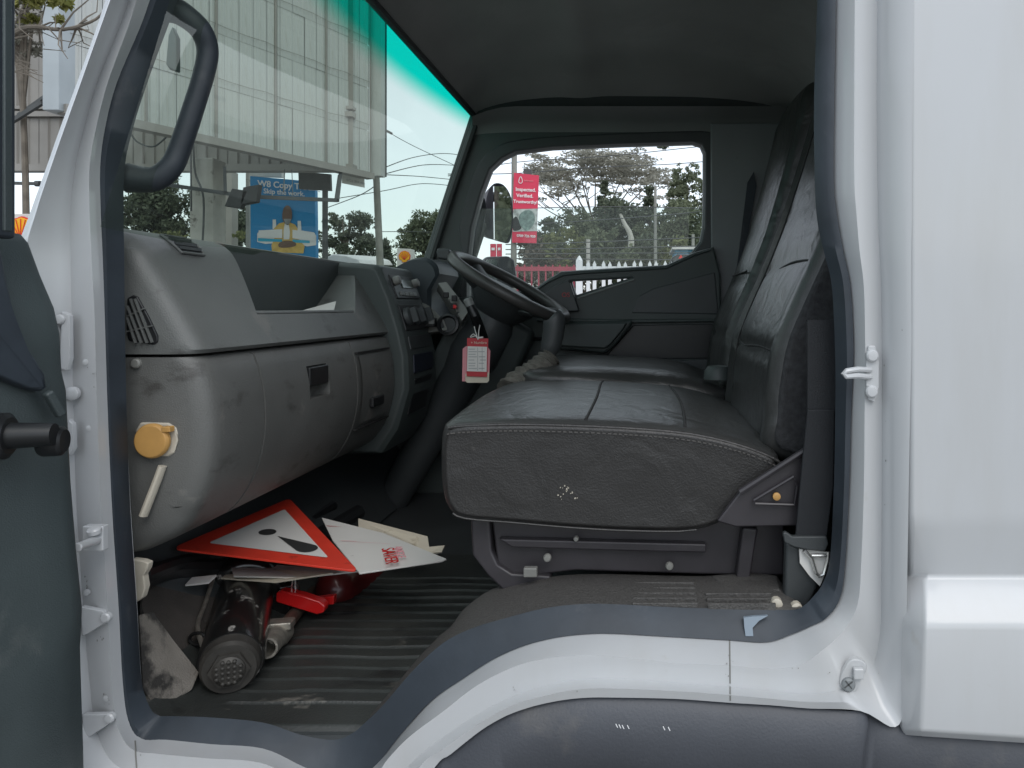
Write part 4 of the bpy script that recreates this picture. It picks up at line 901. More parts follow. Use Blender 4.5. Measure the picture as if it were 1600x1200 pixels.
# ------------------------------------------------------------------ outside mirrors on the driver's side
MY = 2.75
m = MB(); pts = cat([P(a, b, MY) for a, b in ((757,345),(760,310),(768,290),(779,286),(790,292),(799,310),(802,340),(799,368),(794,380),(780,377),(764,372),(755,362))], 3, True)
cc = sum(pts, Vector()) / len(pts)
pts = [Vector((p.x, p.y, p.z)) * ((MY - .095 + max(0, (VX + p.x / p.y * F) - 778) * .0040 + max(0, 778 - (VX + p.x / p.y * F)) * .004) / MY) for p in pts]
cc = sum(pts, Vector()) / len(pts)
m.loft([[p for p in pts], [cc + (p - cc) * .9 + Vector((-.03, .05, 0)) for p in pts], [cc + (p - cc) * .5 + Vector((-.05, .09, 0)) for p in pts]], True, capends=True)
MR = mk('door_mirror', m, MT['mirrorback'], TR, ang=50)
gpts = [P(a, b, MY - .10 + (a - 778) * .0040) for a, b in ((772,291),(789,291),(797,308),(800,340),(797,366),(791,378),(773,374))]
m = MB(); m.slab(gpts, (-.004, .004, 0)); mk('mirror_glass', m, MT['mirror'], MR)
m = MB(); pts = [P(a, b, MY + .05) for a, b in ((755,436),(754,410),(759,401),(795,400),(804,406),(807,430),(807,450),(757,450))]; m.slab(pts, (-.02, .06, 0)); M2 = mk('wide_angle_mirror', m, MT['mirrorback'], TR, bevel=.008)
pts = [P(a, b, MY + .02 + (a - 758) * .0016) for a, b in ((759,436),(758,411),(762,405),(794,404),(800,409),(803,430),(803,447),(760,447))]; m = MB(); m.slab(pts, (-.003, .004, 0)); mk('mirror_glass', m, MT['mirror'], M2)
m = MB(); m.tube(cat([P(737, 298, 2.62), P(750, 312, 2.66), P(752, 330, 2.70), P(744, 370, 2.70), P(738, 410, 2.70), P(742, 470, 2.70)], 4), .016, 10); mk('mirror_arm', m, MT['dark'], TR)
m = MB(); m.tube([P(757, 350, 2.74), P(748, 375, 2.72), P(740, 400, 2.70)], .014, 8); m.tube([P(757, 425, 2.76), P(742, 425, 2.70)], .014, 8); mk('mirror_arm', m, MT['grey'], TR)

# ================================================================== LOOSE THINGS IN THE CAB
# hydraulic bottle jack lying on the floor
a0, a1 = P(357, 1052, 1.105), P(388, 905, 1.43); axj = (a1 - a0).normalized()
JK = thing('bottle_jack', 'greasy black bottle jack lying on the footwell mat with its dotted end forward', 'jack', (a0.x, a0.y, FZ + CZ))
m = MB(); m.lathe(a0 + axj * .035, axj, [(0, .030), (.0, .044), (.012, .047), (.26, .047), (.27, .043)], 36); mk('cylinder', m, MT['jack'], JK)
m = MB(); m.lathe(a0, axj, [(0, .016), (.004, .022), (.012, .024), (.014, .034)], 28); m.lathe(a0 + axj * .012, axj, [(0, .036), (.006, .040), (.020, .042), (.026, .043)], 36); m.lathe(a0 + axj * .006, axj, [(0, .028), (.022, .031)], 6); JE = mk('end_cap', m, MT['jackend'], JK, ang=25)
xx = axj.cross(Vector((0, 0, 1))).normalized(); yy = xx.cross(axj).normalized()
m = MB()
for i in range(-2, 3):
    for j in range(-2, 3):
        if i * i + j * j < 6: m.lathe(a0 + xx * (i * .0078) + yy * (j * .0078) + axj * .002, axj * -1, [(0, .0032), (.003, .0028), (.004, .0012)], 8)
mk('grip_stud', m, MT['jackend'], JK)
m = MB(); e0 = a0 + axj * .275; m.lathe(e0, axj, [(0, .045), (.0, .058), (.01, .066), (.055, .066), (.065, .055)], 32)
m.obox(e0 + axj * .035 + xx * .012 - yy * .02, axj * .034, xx * .068, yy * .03); mk('base', m, MT['jack'], JK, bevel=.006)
m = MB(); m.tube(cat([a0 + axj * .06 - xx * .040 + yy * .02, a0 + axj * .13 - xx * .055 + yy * .022, a0 + axj * .20 - xx * .052 + yy * .03, a0 + axj * .27 - xx * .048 + yy * .045], 4), .0035, 8); mk('return_spring', m, MT['rust'], JK)
m = MB(); rc = P(309, 998, 1.17); m.tube([rc + Vector((.013 * math.cos(t), 0, .009 * math.sin(t))) for t in [2 * math.pi * i / 16 for i in range(17)]], .0028, 8); m.tube([rc + Vector((.013, 0, 0)), P(328, 1000, 1.17)], .004, 8); mk('carry_ring', m, MT['jack'], JK)
m = MB(); m.lathe(P(393, 893, 1.40), yy, [(0, .02), (.03, .018), (.045, .012), (.05, .012)], 16); mk('pump_plunger', m, MT['jack'], JK)
# worn steel pipe wrench / jack handle
b0, b1 = P(417, 1013, 1.20), P(470, 948, 1.42); axp = (b1 - b0).normalized()
PIP = thing('jack_handle', 'short worn steel pipe end with a rusty bar behind it beside the jack', 'steel pipe', (b0.x, b0.y, FZ + CZ))
m = MB(); m.lathe(b0, axp, [(.05, .011), (.002, .012), (0, .013), (0, .0165), (.004, .0175), (.06, .0175), (.065, .021), (.085, .021), (.09, .016)], 26); mk('pipe_end', m, MT['rust'], PIP)
m = MB(); m.lathe(b0 + axp * .085, axp, [(0, .012), (.10, .012), (.24, .012)], 16); mk('rusty_bar', m, MT['rustdark'], PIP)
m = MB(); xp = axp.cross(Vector((0, 0, 1))).normalized(); m.obox(b0 + axp * .075 + Vector((0, 0, .014)), axp * .017, xp * .022, Vector((0, 0, .007))); mk('clamp_jaw', m, MT['rust'], PIP, bevel=.003)
# fire extinguisher
e0 = P(500, 920, 1.42); EX = thing('fire_extinguisher', 'small fire extinguisher with red handle lying under the warning triangle', 'fire extinguisher', (e0.x, e0.y, FZ + CZ))
ed = (P(585, 905, 1.65) - P(498, 932, 1.40)).normalized()
m = MB(); c0 = P(512, 916, 1.46); m.lathe(c0 + Vector((0, 0, -.012)), ed, [(0, .014), (.01, .03), (.03, .042), (.22, .042), (.25, .03)], 28); mk('body', m, mat('dark_red_paint', (.09, .010, .010), .35, coat=.3), EX)
m = MB(); m.slab([P(a, b, 1.36) for a, b in ((431, 926), (440, 923), (470, 930), (500, 940), (508, 948), (505, 958), (495, 961), (462, 951), (430, 941))], (.002, .016, .002)); mk('lever', m, MT['redgloss'], EX, bevel=.003)
m = MB(); m.slab([P(a, b, 1.39) for a, b in ((462, 931), (490, 935), (522, 931), (521, 945), (490, 947), (470, 942))], (0, .014, 0)); mk('carry_handle', m, MT['redgloss'], EX, bevel=.002)
m = MB(); m.lathe(P(455, 925, 1.42), (.2, 0, 1), [(-.02, .016), (.0, .016), (.012, .012), (.02, .008)], 16); mk('valve', m, MT['steel'], EX)
m = MB(); m.tube([P(455, 923, 1.375), P(457, 906, 1.37), P(461, 903, 1.37), P(462, 925, 1.375)], .002, 6); mk('safety_pin', m, MT['steel'], EX)
# warning triangle
def rounded(pts, r):
    out = []; k = len(pts)
    for i, p in enumerate(pts):
        a = p + (pts[i - 1] - p).normalized() * r; b = p + (pts[(i + 1) % k] - p).normalized() * r
        out += [a.lerp(p, t).lerp(p.lerp(b, t), t) for t in (0, .25, .5, .75, 1)]
    return out
def tri_sign(A, B, C, th):
    n = (B - A).cross(C - A).normalized()
    if n.z < 0: n = -n
    return n
A, B, Cc = P(561, 892, 1.26), P(268, 856, 1.27), P(452, 778, 1.56)
n_ = tri_sign(A, B, Cc, .003); cen = (A + B + Cc) / 3
WT = thing('warning_triangle', 'red bordered warning triangle with black exclamation mark lying face up', 'warning sign', (cen.x, cen.y, FZ + CZ))
m = MB(); m.slab(rounded([A, B, Cc], .018), -n_ * .004); mk('red_board', m, MT['red'], WT, bevel=.001)
def bary(t, ia): return [cen + (p - cen) * t for p in ia]
m = MB(); m.poly([p + n_ * .0012 for p in rounded(bary(.66, [A, B, Cc]), .008)]); mk('white_field', m, MT['signwhite'], WT)
mid = (B + Cc) / 2; axs = (A - mid).normalized(); L = (A - mid).length; side = n_.cross(axs)
def onsign(a, s_): return mid + axs * (a * L) + side * (s_ * L) + n_ * .0022
m = MB(); m.poly([onsign(.275 + .045 * math.cos(t), .045 * math.sin(t)) for t in [2 * math.pi * i / 24 for i in range(24)]]); mk('exclamation_dot', m, MT['signblack'], WT)
bar_ = [(.36, 0), (.58, .052)] + [(.60 + .055 * math.sin(t), .055 * math.cos(t)) for t in [math.pi * i / 12 for i in range(13)]] + [(.58, -.052)]
m = MB(); m.poly([onsign(a, b) for a, b in bar_]); mk('exclamation_bar', m, MT['signblack'], WT)
# white folded board with red print
q = [P(503, 804, 1.50), P(600, 832, 1.45), P(698, 868, 1.36), P(690, 873, 1.35), P(562, 890, 1.28), P(520, 850, 1.40)]
n2 = (q[2] - q[0]).cross(q[4] - q[0]).normalized(); n2 = n2 if n2.z > 0 else -n2
q = [p - n2 * ((p - q[0]).dot(n2)) for p in q]
WB = thing('first_aid_board', 'scuffed white board with red lettering poking out under the warning triangle', 'board', (q[2].x, q[2].y, FZ + CZ))
m = MB(); m.slab([p - n2 * .006 for p in q], -n2 * .003); mk('board', m, MT['signwhite'], WB, bevel=.0008)
def qb(a, b): return q[0] + (q[2] - q[0]) * a + (q[4] - q[0]) * b - n2 * .0045
du = (P(622, 876, 1.32) - P(612, 848, 1.42)).normalized(); dv = n2.cross(du)
def flatten(p): return p - n2 * ((p - q[0]).dot(n2)) - n2 * .0045
text('lettering', 'LIFESAVER', flatten(P(606, 862, 1.37)), du, dv, .032, MT['redgloss'], WB, ext=.0004)
text('lettering', 'TRIANGLE', flatten(P(622, 858, 1.38)), du, dv, .022, MT['pink'], WB, ext=.0004)
m = MB()
for pts in ([(530, 862), (548, 842), (556, 838), (558, 842), (540, 866), (533, 872)], [(545, 868), (575, 850), (600, 840), (612, 842), (610, 846), (596, 846), (572, 858), (552, 872)]):
    m.poly([flatten(P(a, b, 1.40)) for a, b in pts])
mk('red_swoosh', m, MT['pink'], WB)
m = MB(); m.poly([flatten(P(a, b, 1.46)) for a, b in ((509, 814), (536, 828), (512, 836))]); mk('small_triangle', m, MT['redgloss'], WB)
m = MB(); m.poly([flatten(P(a, b, 1.46)) + n2 * .001 for a, b in ((513, 820), (527, 828), (514, 831))]); mk('small_triangle_field', m, MT['signwhite'], WB)
q3 = [P(560, 810, 1.62), P(668, 838, 1.56), P(671, 858, 1.53), P(560, 850, 1.6)]
m = MB(); m.slab(q3, (0, .002, -.004)); tag(mk('cream_card', m, MT['cream']), 'stained cream card sticking out behind the white board', 'card')
q4 = [P(655, 856, 1.52), P(695, 852, 1.50), P(690, 862, 1.48), P(660, 866, 1.5)]
m = MB(); m.slab(q4, (0, .002, -.003)); tag(mk('torn_card', m, MT['cream']), 'small torn card corner right of the cream card', 'card')
q5 = [P(360, 884, 1.36), P(400, 880, 1.42), P(560, 892, 1.32), P(470, 902, 1.30), P(365, 900, 1.30)]
m = MB(); m.slab(q5, (0, .002, -.003)); tag(mk('white_sheet', m, MT['signwhite']), 'white printed sheet lying directly under the red edge of the warning triangle', 'sheet')
m = MB(); m.slab([P(345, 903, 1.32), P(372, 886, 1.40), P(520, 895, 1.30), P(430, 909, 1.29)], (0, .002, -.003)); tag(mk('cream_sheet', m, MT['cream']), 'cream sheet lowest under the warning triangle above the jack', 'sheet')
m = MB(); m.slab([P(289, 914, 1.25), P(300, 902, 1.29), P(338, 898, 1.30), P(325, 910, 1.26)], (0, .002, -.003)); tag(mk('paper_scrap', m, MT['paper']), 'white card scrap on the dark carpet left of the jack', 'paper')
m = MB(); m.slab([(-.70, 1.555, -.0075), (-.672, 1.55, -.0075), (-.655, 1.60, -.007), (-.675, 1.66, .012), (-.71, 1.64, .0)], (0, 0, .0015)); tag(mk('crumpled_paper', m, MT['paper']), 'crumpled white paper lying in the dashboard tray', 'paper')
# key tags
TY = 1.95
KT = thing('key_tag', 'red and white service tags hanging on string from the steering column stalk', 'tag', tuple(P(745, 530, TY) + Vector((0, 0, CZ))))
m = MB(); m.slab([P(a, b, TY + .012) for a, b in ((723, 545), (728, 541), (756, 540), (759, 596), (722, 596))], (0, .001, 0)); mk('rear_card', m, MT['pink'], KT)
m = MB(); m.slab([P(a, b, TY + .006) for a, b in ((727, 544), (762, 542), (766, 548), (764, 595), (761, 598), (730, 598), (727, 595))], (0, .001, 0)); mk('cream_card', m, MT['pink'], KT)
m = MB(); m.slab([P(a, b, TY + .004) for a, b in ((727, 584), (764.5, 582), (764, 595), (761, 598), (730, 598), (727, 595))], (0, .001, 0)); mk('card_foot', m, MT['cream'], KT)
m = MB(); m.slab([P(a, b, TY) for a, b in ((730, 528), (763, 529), (761, 589), (729, 588))], (0, .001, 0)); mk('red_card', m, MT['tagred'], KT)
m = MB(); m.slab([P(a, b, TY - .0015) for a, b in ((730.5, 541), (761, 542), (760.3, 581), (729.5, 580))], (0, .001, 0)); mk('white_form', m, MT['paper'], KT)
text('lettering', '+ Numbro', P(748, 535.5, TY - .002), (1, 0, 0), (0, 0, 1), .0095, MT['cream'], KT, ext=.0003)
m = MB()
for py, a, b in ((545, 732, 742), (549, 732, 745), (549, 747, 757), (553, 732, 743), (557, 732, 745), (557, 748, 758), (562, 732, 741), (562, 750, 759), (567, 732, 743), (567, 748, 756), (571, 732, 742), (575, 732, 745), (575, 748, 757)):
    m.slab([P(a, py, TY - .0025), P(b, py, TY - .0025), P(b, py + 1.1, TY - .0025), P(a, py + 1.1, TY - .0025)], (0, .0004, 0))
for a in (746, 753):
    m.slab([P(a, 543, TY - .0024), P(a + .6, 543, TY - .0024), P(a + .6, 579, TY - .0024), P(a, 579, TY - .0024)], (0, .0004, 0))
mk('print_lines', m, MT['greyprint'], KT)
m = MB(); m.tube(cat([P(747, 531, TY - .002), P(743, 518, TY + .01), P(741, 510, TY + .03)], 4), .0012, 5); m.tube(cat([P(748, 530, TY - .002), P(748, 518, TY), P(750, 508, TY + .03)], 4), .0012, 5); m.tube(cat([P(747, 530, TY - .002), P(740, 522, TY), P(735, 527, TY), P(744, 524, TY)], 4), .0012, 5); m.tube([P(747, 528, TY - .003), P(755, 527, TY - .003)], .0022, 5); mk('string', m, MT['paper'], KT)

# ================================================================== OUTSIDE
GZ = -CZ
def gpole(px, py_top, Y, r, name, label, cat_, mtl='pole', lean=0, group=None, r2=None):
    t = P(px, py_top, Y); m = MB(); m.tube([Vector((t.x + lean, Y, GZ)), t], [r, r2 or r * .8], 12)
    return tag(mk(name, m, MT[mtl]), label, cat_, group)
# ---- hoarding: two sheeted faces meeting at the far corner, on a concrete column
HB = 2.2; hA = Vector((-6.33, 8.2, 0)); hB = Vector((-4.505, 12.42, 0)); dirh = (hB - hA); LH = dirh.length; dirh.normalize(); nh = Vector((dirh.y, -dirh.x, 0))
HO = thing('hoarding', 'huge blank white sheeted hoarding standing over the forecourt', 'hoarding', (-4.9, 10.3, 0))
ncol, nrow, hp = 21, 7, .70
pw = LH / ncol; base = None
for c_ in range(ncol):
    for r_ in range(nrow):
        o_ = hA + dirh * (c_ * pw) + Vector((0, 0, HB + r_ * hp)); j = random.uniform(-.004, .004)
        if base is None:
            m = MB(); d = dirh * (pw - .006); up = Vector((0, 0, hp - .006))
            prof = [(0, 0), (.12, 0), (.15, .010), (.18, 0), (.46, 0), (.49, .010), (.52, 0), (.80, 0), (.83, .010), (.86, 0), (1, 0)]
            ringf = [d * t + nh * y for t, y in prof]; m.loft([ringf, [p + up for p in ringf]])
            base = mk('panel', m, MT['panel'], HO, ang=20)
            off0 = Vector(base.data.vertices[0].co); base.data.transform(Matrix.Translation(-off0)); org = off0
            pan = base
        else:
            pan = base.copy(); COL.objects.link(pan)
        loc = o_ + nh * j + Vector((0, 0, CZ)) - worldloc(HO); pan.location = loc
        pan.rotation_euler = (0, 0, random.uniform(-.004, .004))
m = MB(); m.slab([hA - nh * .05 + Vector((0, 0, HB)), hB - nh * .05 + Vector((0, 0, HB)), hB - nh * .05 + Vector((0, 0, HB + 4.9)), hA - nh * .05 + Vector((0, 0, HB + 4.9))], nh * -.02); mk('added_backing_sheet', m, MT['panelgrey'], HO)  # added behind the panels to block the sky showing through their gaps
m = MB(); m.box(-10.6, -4.75, 12.03, 12.06, 2.2, 6.6); mk('added_backing_sheet', m, MT['panelgrey'], HO)
m = MB()
for k in range(6):
    p = hA + dirh * (LH * k / 5); m.bar(p + nh * .02 + Vector((0, 0, HB)), p + nh * .02 + Vector((0, 0, HB + 5)), .035, .02)
mk('frame_post', m, MT['panelgrey'], HO)
m = MB(); m.bar(hA + nh * .03 + Vector((0, 0, HB - .05)), hB + nh * .03 + Vector((0, 0, HB - .05)), .16, .10); mk('bottom_rail', m, MT['panelgrey'], HO)
for r_ in range(1, nrow):
    m = MB(); p0 = hA + nh * .028 + Vector((0, 0, HB + r_ * hp + .1)); n = 16
    m.tube([p0 + dirh * (LH * i / n) + Vector((0, 0, .012 * math.sin(i * 2.3))) for i in range(n + 1)], .004, 4); mk('tie_wire', m, MT['pole'], HO)
e = hB + dirh * .1; m = MB(); m.box(e.x - .05, e.x + .12, e.y, e.y + .2, HB - .02, HB + 5); mk('edge_panel', m, MT['panel'], HO)
e2 = P(600, 276, 12.75); m = MB(); m.tube([e2, Vector((e2.x, e2.y, 7.2))], .045, 10)
for k in range(4): m.bar(Vector((e2.x, e2.y, HB + .3 + 1.1 * k)), Vector((e.x + .1, e.y + .1, HB + .3 + 1.1 * k)), .04)
mk('edge_pipe', m, MT['steelgrey'], HO)
# left end box and the second face
m = MB(); a_ = P(66, 172, 8.1); b_ = P(97, 172, 8.15); m.box(a_.x, b_.x, 8.1, 8.5, a_.z, 7); mk('end_box', m, mat('blue_grey_sheet', (.36, .40, .42), .5, var=.1, vs=2), HO, bevel=.01)
yb = 12.0; x = -10.6; nb = 0
while x < -4.7:
    for z0, z1, mt in ((2.28, 3.0, 'panelgrey'), (3.2, 4.2, 'panelgrey'), (4.21, 5.2, 'panelgrey'), (5.21, 6.6, 'panelgrey')):
        m = MB(); prof = [(0, 0), (.14, 0), (.16, .03), (.18, 0), (.32, 0), (.34, .03), (.36, 0), (.488, 0)]
        rf_ = [Vector((x + a, yb - b + random.uniform(0, .01), z0)) for a, b in prof]; m.loft([rf_, [p + Vector((0, 0, z1 - z0)) for p in rf_]]); mk('rear_panel', m, MT[mt], HO, ang=20)
    x += .5
m = MB(); m.box(-10.6, -4.6, yb - .05, yb + .15, 2.16, 2.27); m.box(-10.6, -4.6, yb - .06, yb + .1, 3.02, 3.10); m.box(-10.6, -4.6, yb - .05, yb + .1, 3.14, 3.19); mk('truss_rail', m, MT['panelgrey'], HO)
m = MB()
for k in range(6):
    m = MB(); m.bar((-10.4 + k * .8, yb - .4, 2.95), (-9.9 + k * .8, yb - .4, 3.3), .04); mk('truss_brace', m, MT['steelgrey'], HO)
m = MB()
m.bar(P(10, 195, 9.5), P(66, 160, 9.5), .05); mk('truss_brace', m, MT['steelgrey'], HO)
m = MB(); xa, xb = P(296, 300, 11).x, P(333, 300, 11).x; m.box(xa, xb, 11.0, 11.35, GZ, HB - .02); mk('column', m, MT['concrete'], HO, bevel=.02)
m = MB(); m.tube(cat([P(302, 225, 10.9), P(305, 270, 10.9), P(318, 310, 10.9), P(316, 390, 10.9)], 5), .014, 6); m.tube([P(298, 220, 10.9), P(299, 330, 10.9)], .012, 6); mk('cable', m, MT['steelgrey'], HO)
m = MB(); m.bar(P(250, 287, 10.3), P(366, 304, 10.4), .04, .05); m.bar(P(366, 306, 10.4), P(527, 313, 10.6), .045, .05); m.bar(P(527, 313, 10.6), P(532, 272, 11.8), .05); m.bar(P(525, 312, 10.6), P(530, 275, 11.8), .04); m.bar(P(352, 300, 10.35), P(351, 262, 10.8), .04); mk('light_arm', m, MT['dark'], HO)
m = MB(); m.bar(P(10, 286, 10.2), P(56, 287, 10.2), .04); m.lathe(P(56, 287, 10.2), (1, 0, 0), [(0, .04), (.06, .04)], 10); mk('light_arm', m, MT['steelgrey'], HO)
for (a, b, tilt) in ((372, 311, .6), (393, 305, 0)):
    q = P(a, b, 10.2); m = MB(); m.obox(q, Vector((.11, 0, .02 - .06 * tilt)), Vector((0, .05, 0)), Vector((.02 + .05 * tilt, 0, .12))); mk('floodlight', m, MT['black'], HO, bevel=.01)
m = MB(); m.tube(cat([P(202, 205, 10.5), P(215, 222, 10.5), P(240, 229, 10.5), P(262, 212, 10.5)], 5), .012, 6); m.tube([P(445, 265, 11), P(443, 300, 10.6)], .008, 5); m.tube([P(456, 265, 11), P(458, 312, 10.6)], .006, 5); mk('hanging_cable', m, MT['steelgrey'], HO)
# ---- dark board on its post, pale sign, poles
BD = thing('dark_board', 'dark grey blank board on a thin post in front of the blue billboard', 'board', tuple(P(508, 400, 12.5)[:2]) + (0,))
m = MB(); m.slab([P(a, b, 12.5) for a, b in ((466, 268), (516, 272), (517, 298), (467, 295))], (0, .06, 0)); mk('panel', m, MT['steelgrey'], BD)
m = MB(); t = P(508, 298, 12.52); m.tube([Vector((t.x, t.y, GZ)), t], .045, 10); mk('post', m, MT['steelgrey'], BD)
WS = thing('white_sign', 'small white sign with phone number hung below the hoarding corner', 'sign', tuple(P(552, 276, 12.4) + Vector((0, 0, CZ))))
qs = [P(a, b, 12.3) for a, b in ((534, 286), (569, 293), (568, 268), (535, 262))]
m = MB(); m.slab(qs, (0, .03, 0)); mk('panel', m, MT['signwhite'], WS)
us = (qs[1] - qs[0]).normalized(); text('lettering', '0722 304 466', P(556, 284, 12.28), us, (0, 0, 1), .055, MT['greyprint'], WS, ext=.001)
gpole(588, 276, 14, .075, 'utility_pole', 'grey leaning utility pole right of the hoarding corner', 'pole', lean=.17, r2=.06)
# ---- blue billboard
BY = 14.5; bq = [(392, 398), (494, 408), (492, 284), (391, 275)]
BB = thing('blue_billboard', 'tall blue billboard with a man in a yellow jacket below white lettering', 'billboard', tuple(P(443, 400, BY)[:2]) + (0,))
m = MB(); m.slab([P(a, b + (30 if b > 350 else 0), BY) for a, b in bq], (0, .12, 0)); mk('board', m, MT['blue'], BB)
m = MB(); m.box(*(lambda a: (a.x - .5, a.x + .5, BY, BY + .1, GZ, -.2))(P(443, 480, BY))); mk('post', m, MT['steelgrey'], BB)
ub = Vector((1, 0, -.075)).normalized()
text('lettering', 'W8 Copy Trading', P(452, 290.5, BY - .02), ub, (0, 0, 1), .165, MT['letter'], BB, ext=.003, bold=.003)
text('lettering', 'Skip the work.', P(444, 301, BY - .02), ub, (0, 0, 1), .135, MT['letter'], BB, ext=.003, bold=.002)
def pr(name, pts, mtl, d=.02, k=0):
    v_ = [P(a, b, BY - d) for a, b in pts]
    if k: v_ = cat(v_, k, True)
    m = MB(); m.poly(v_); return mk(name, m, MT[mtl], BB)
pr('printed_wing', [(402, 364), (412, 360), (442, 358), (442, 379), (415, 381), (402, 378)], 'letter', .012); pr('printed_wing', [(457, 358), (490, 363), (494, 368), (494, 383), (480, 385), (456, 379)], 'letter', .012)
pr('printed_stripe', [(403, 372), (441, 374), (441, 378), (403, 377)], 'cyan', .016); pr('printed_stripe', [(457, 374), (484, 376), (484, 380), (457, 379)], 'cyan', .016)
pr('printed_engine', [(426, 343), (431, 343), (432, 358), (426, 358)], 'letter', .010); pr('printed_engine', [(465, 345), (470, 345), (471, 360), (465, 360)], 'letter', .010)
pr('printed_jacket', [(428, 357), (436, 349), (444, 347), (452, 347), (461, 351), (465, 357), (465, 372), (476, 384), (474, 396), (425, 394), (424, 383), (429, 372)], 'jacket', .014)
pr('printed_shirt', [(445, 349), (451, 349), (453, 362), (452, 374), (443, 374), (443, 362)], 'letter', .018)
pr('printed_head', [(441, 336), (443, 326), (448, 321), (453, 323), (456, 330), (456, 341), (451, 351), (446, 350), (442, 344)], 'skin', .022, 3)
pr('printed_beard', [(443, 342), (455, 342), (452, 350), (446, 350)], 'greyprint', .024)
pr('printed_hands', [(436, 380), (446, 376), (460, 378), (462, 384), (448, 387), (436, 386)], 'skin', .022, 3)
pr('printed_wing_front', [(404, 360), (441, 358), (441, 372), (404, 371)], 'letter', .024); pr('printed_wing_front', [(457, 359), (492, 364), (492, 377), (457, 372)], 'letter', .024)
m = MB(); m.slab([P(a, b, BY + .3) for a, b in ((392, 275), (440, 277), (440, 268), (392, 268))], (0, .1, 0)); tag(mk('pale_sign', m, MT['signwhite']), 'pale sign strip showing above the blue billboard', 'sign')
m = MB(); m.box(*(lambda a, b: (a.x, b.x, 15, 15.15, GZ, a.z))(P(384, 268, 15), P(389, 400, 15))); tag(mk('lattice_post', m, MT['concrete']), 'pale concrete post left of the blue billboard', 'post')
m = MB(); a_ = P(335, 268, 19); b_ = P(362, 300, 19); m.box(a_.x, b_.x, 19, 19.3, GZ, a_.z); tag(mk('pale_block', m, MT['panelgrey']), 'pale grey building end between the concrete column and the billboard', 'building')
# ---- fuel brand signs
def shell_emblem(parent, c, rr_, u=Vector((1, 0, 0)), v=Vector((0, 0, 1)), back=False):
    n = Vector((0, -1, 0)); outer = []
    for i in range(25):
        t = R(-28) + R(236) * i / 24; k = 1 + .03 * math.cos(i * math.pi / 2)
        outer.append((math.cos(t) * k, math.sin(t) * k))
    outer += [(-.42, -.72), (-.40, -.98), (.40, -.98), (.42, -.72)]
    m = MB(); m.slab([c + u * (a * rr_ * 1.12) + v * (b * rr_ * 1.1) for a, b in outer], (0, .02, 0)); mk('emblem_border', m, MT['shellred'], parent)
    m = MB(); m.slab([c + n * .012 + u * (a * rr_) + v * (b * rr_) for a, b in outer], (0, .01, 0)); mk('emblem_shell', m, MT['shellyellow'], parent)
    m = MB()
    for i in range(7):
        t = R(20 + 140 * i / 6); a = c + n * .02 + v * (-.62 * rr_); b = c + n * .02 + u * (math.cos(t) * .92 * rr_) + v * (math.sin(t) * .92 * rr_)
        m.bar(a, b, rr_ * .05, .006, up=(0, 1, 0))
    mk('emblem_rib', m, MT['shellred'], parent)
SY = 18; SG = thing('fuel_sign', 'white fuel station sign with yellow shell emblem above the instrument cluster', 'sign', tuple(P(632, 400, SY)[:2]) + (0,))
m = MB(); m.slab([P(a, b, SY) for a, b in ((620, 420), (644, 420), (642, 389), (620, 388))], (0, .3, 0)); mk('panel', m, MT['signwhite'], SG, bevel=.01)
m = MB(); a_ = P(620, 420, SY + .1); b_ = P(643, 420, SY + .1); m.box(a_.x + .08, b_.x - .08, SY + .08, SY + .22, GZ, a_.z); mk('post', m, MT['signwhite'], SG)
shell_emblem(SG, P(632, 401, SY - .01), .125)
SY = 9.5; SG2 = thing('fuel_canopy_sign', 'large yellow and red shell emblem on white in the gap beside the open door', 'sign', tuple(P(30, 380, SY)[:2]) + (0,))
m = MB(); m.slab([P(a, b, SY + .03) for a, b in ((-60, 420), (62, 420), (62, 334), (-60, 334))], (0, .4, 0)); mk('panel', m, MT['signwhite'], SG2, bevel=.01)
m = MB(); a_ = P(0, 420, SY + .2); m.box(a_.x - .15, a_.x + .15, SY + .1, SY + .35, GZ, a_.z); mk('post', m, MT['signwhite'], SG2)
shell_emblem(SG2, P(34, 361, SY), .165)
m = MB(); pts = [P(505, 404, 16), P(520, 397, 16), P(540, 399, 16), P(560, 405, 16), P(566, 414, 16), P(505, 414, 16)]; m.slab(pts, (0, 2, .1)); tag(mk('white_canopy', m, MT['tarp'], bevel=.03), 'white tarpaulin canopy just above the dashboard top', 'canopy')

# ---- vegetation
def leaf_mesh(blobs, n, size, flat=0., shellb=.45):
    b = np.array(blobs, float); vol = (b[:, 3] * b[:, 4] * b[:, 5]) ** (.7); pr_ = vol / vol.sum()
    k = RNG.choice(len(b), n, p=pr_); d = RNG.normal(size=(n, 3)); d /= np.linalg.norm(d, axis=1)[:, None]
    rad = RNG.random(n) ** shellb; c = b[k, :3] + d * rad[:, None] * b[k, 3:6]
    u = RNG.normal(size=(n, 3)); u[:, 2] *= (1 - flat); u /= np.linalg.norm(u, axis=1)[:, None]
    w_ = RNG.normal(size=(n, 3)); w_[:, 2] *= (1 - flat * .5); v = np.cross(u, w_); v /= np.linalg.norm(v, axis=1)[:, None]
    s_ = size * RNG.uniform(.6, 1.4, n)[:, None]; u = u * s_; v = v * s_ * .45
    vs = np.stack([c - u, c + v, c + u, c - v], 1).reshape(-1, 3)
    return vs
def leaves(name, blobs, n, size, mtl, parent, flat=0., shellb=.45):
    vs = leaf_mesh(blobs, n, size, flat, shellb); off = worldloc(parent)
    vs[:, 2] += CZ; vs -= np.array(off)
    me = bpy.data.meshes.new(name); me.from_pydata(vs.tolist(), [], np.arange(4 * n).reshape(-1, 4).tolist()); me.materials.append(MT[mtl]); me.update()
    o = bpy.data.objects.new(name, me); COL.objects.link(o); o.parent = parent; ORIGIN[o.name] = off; return o
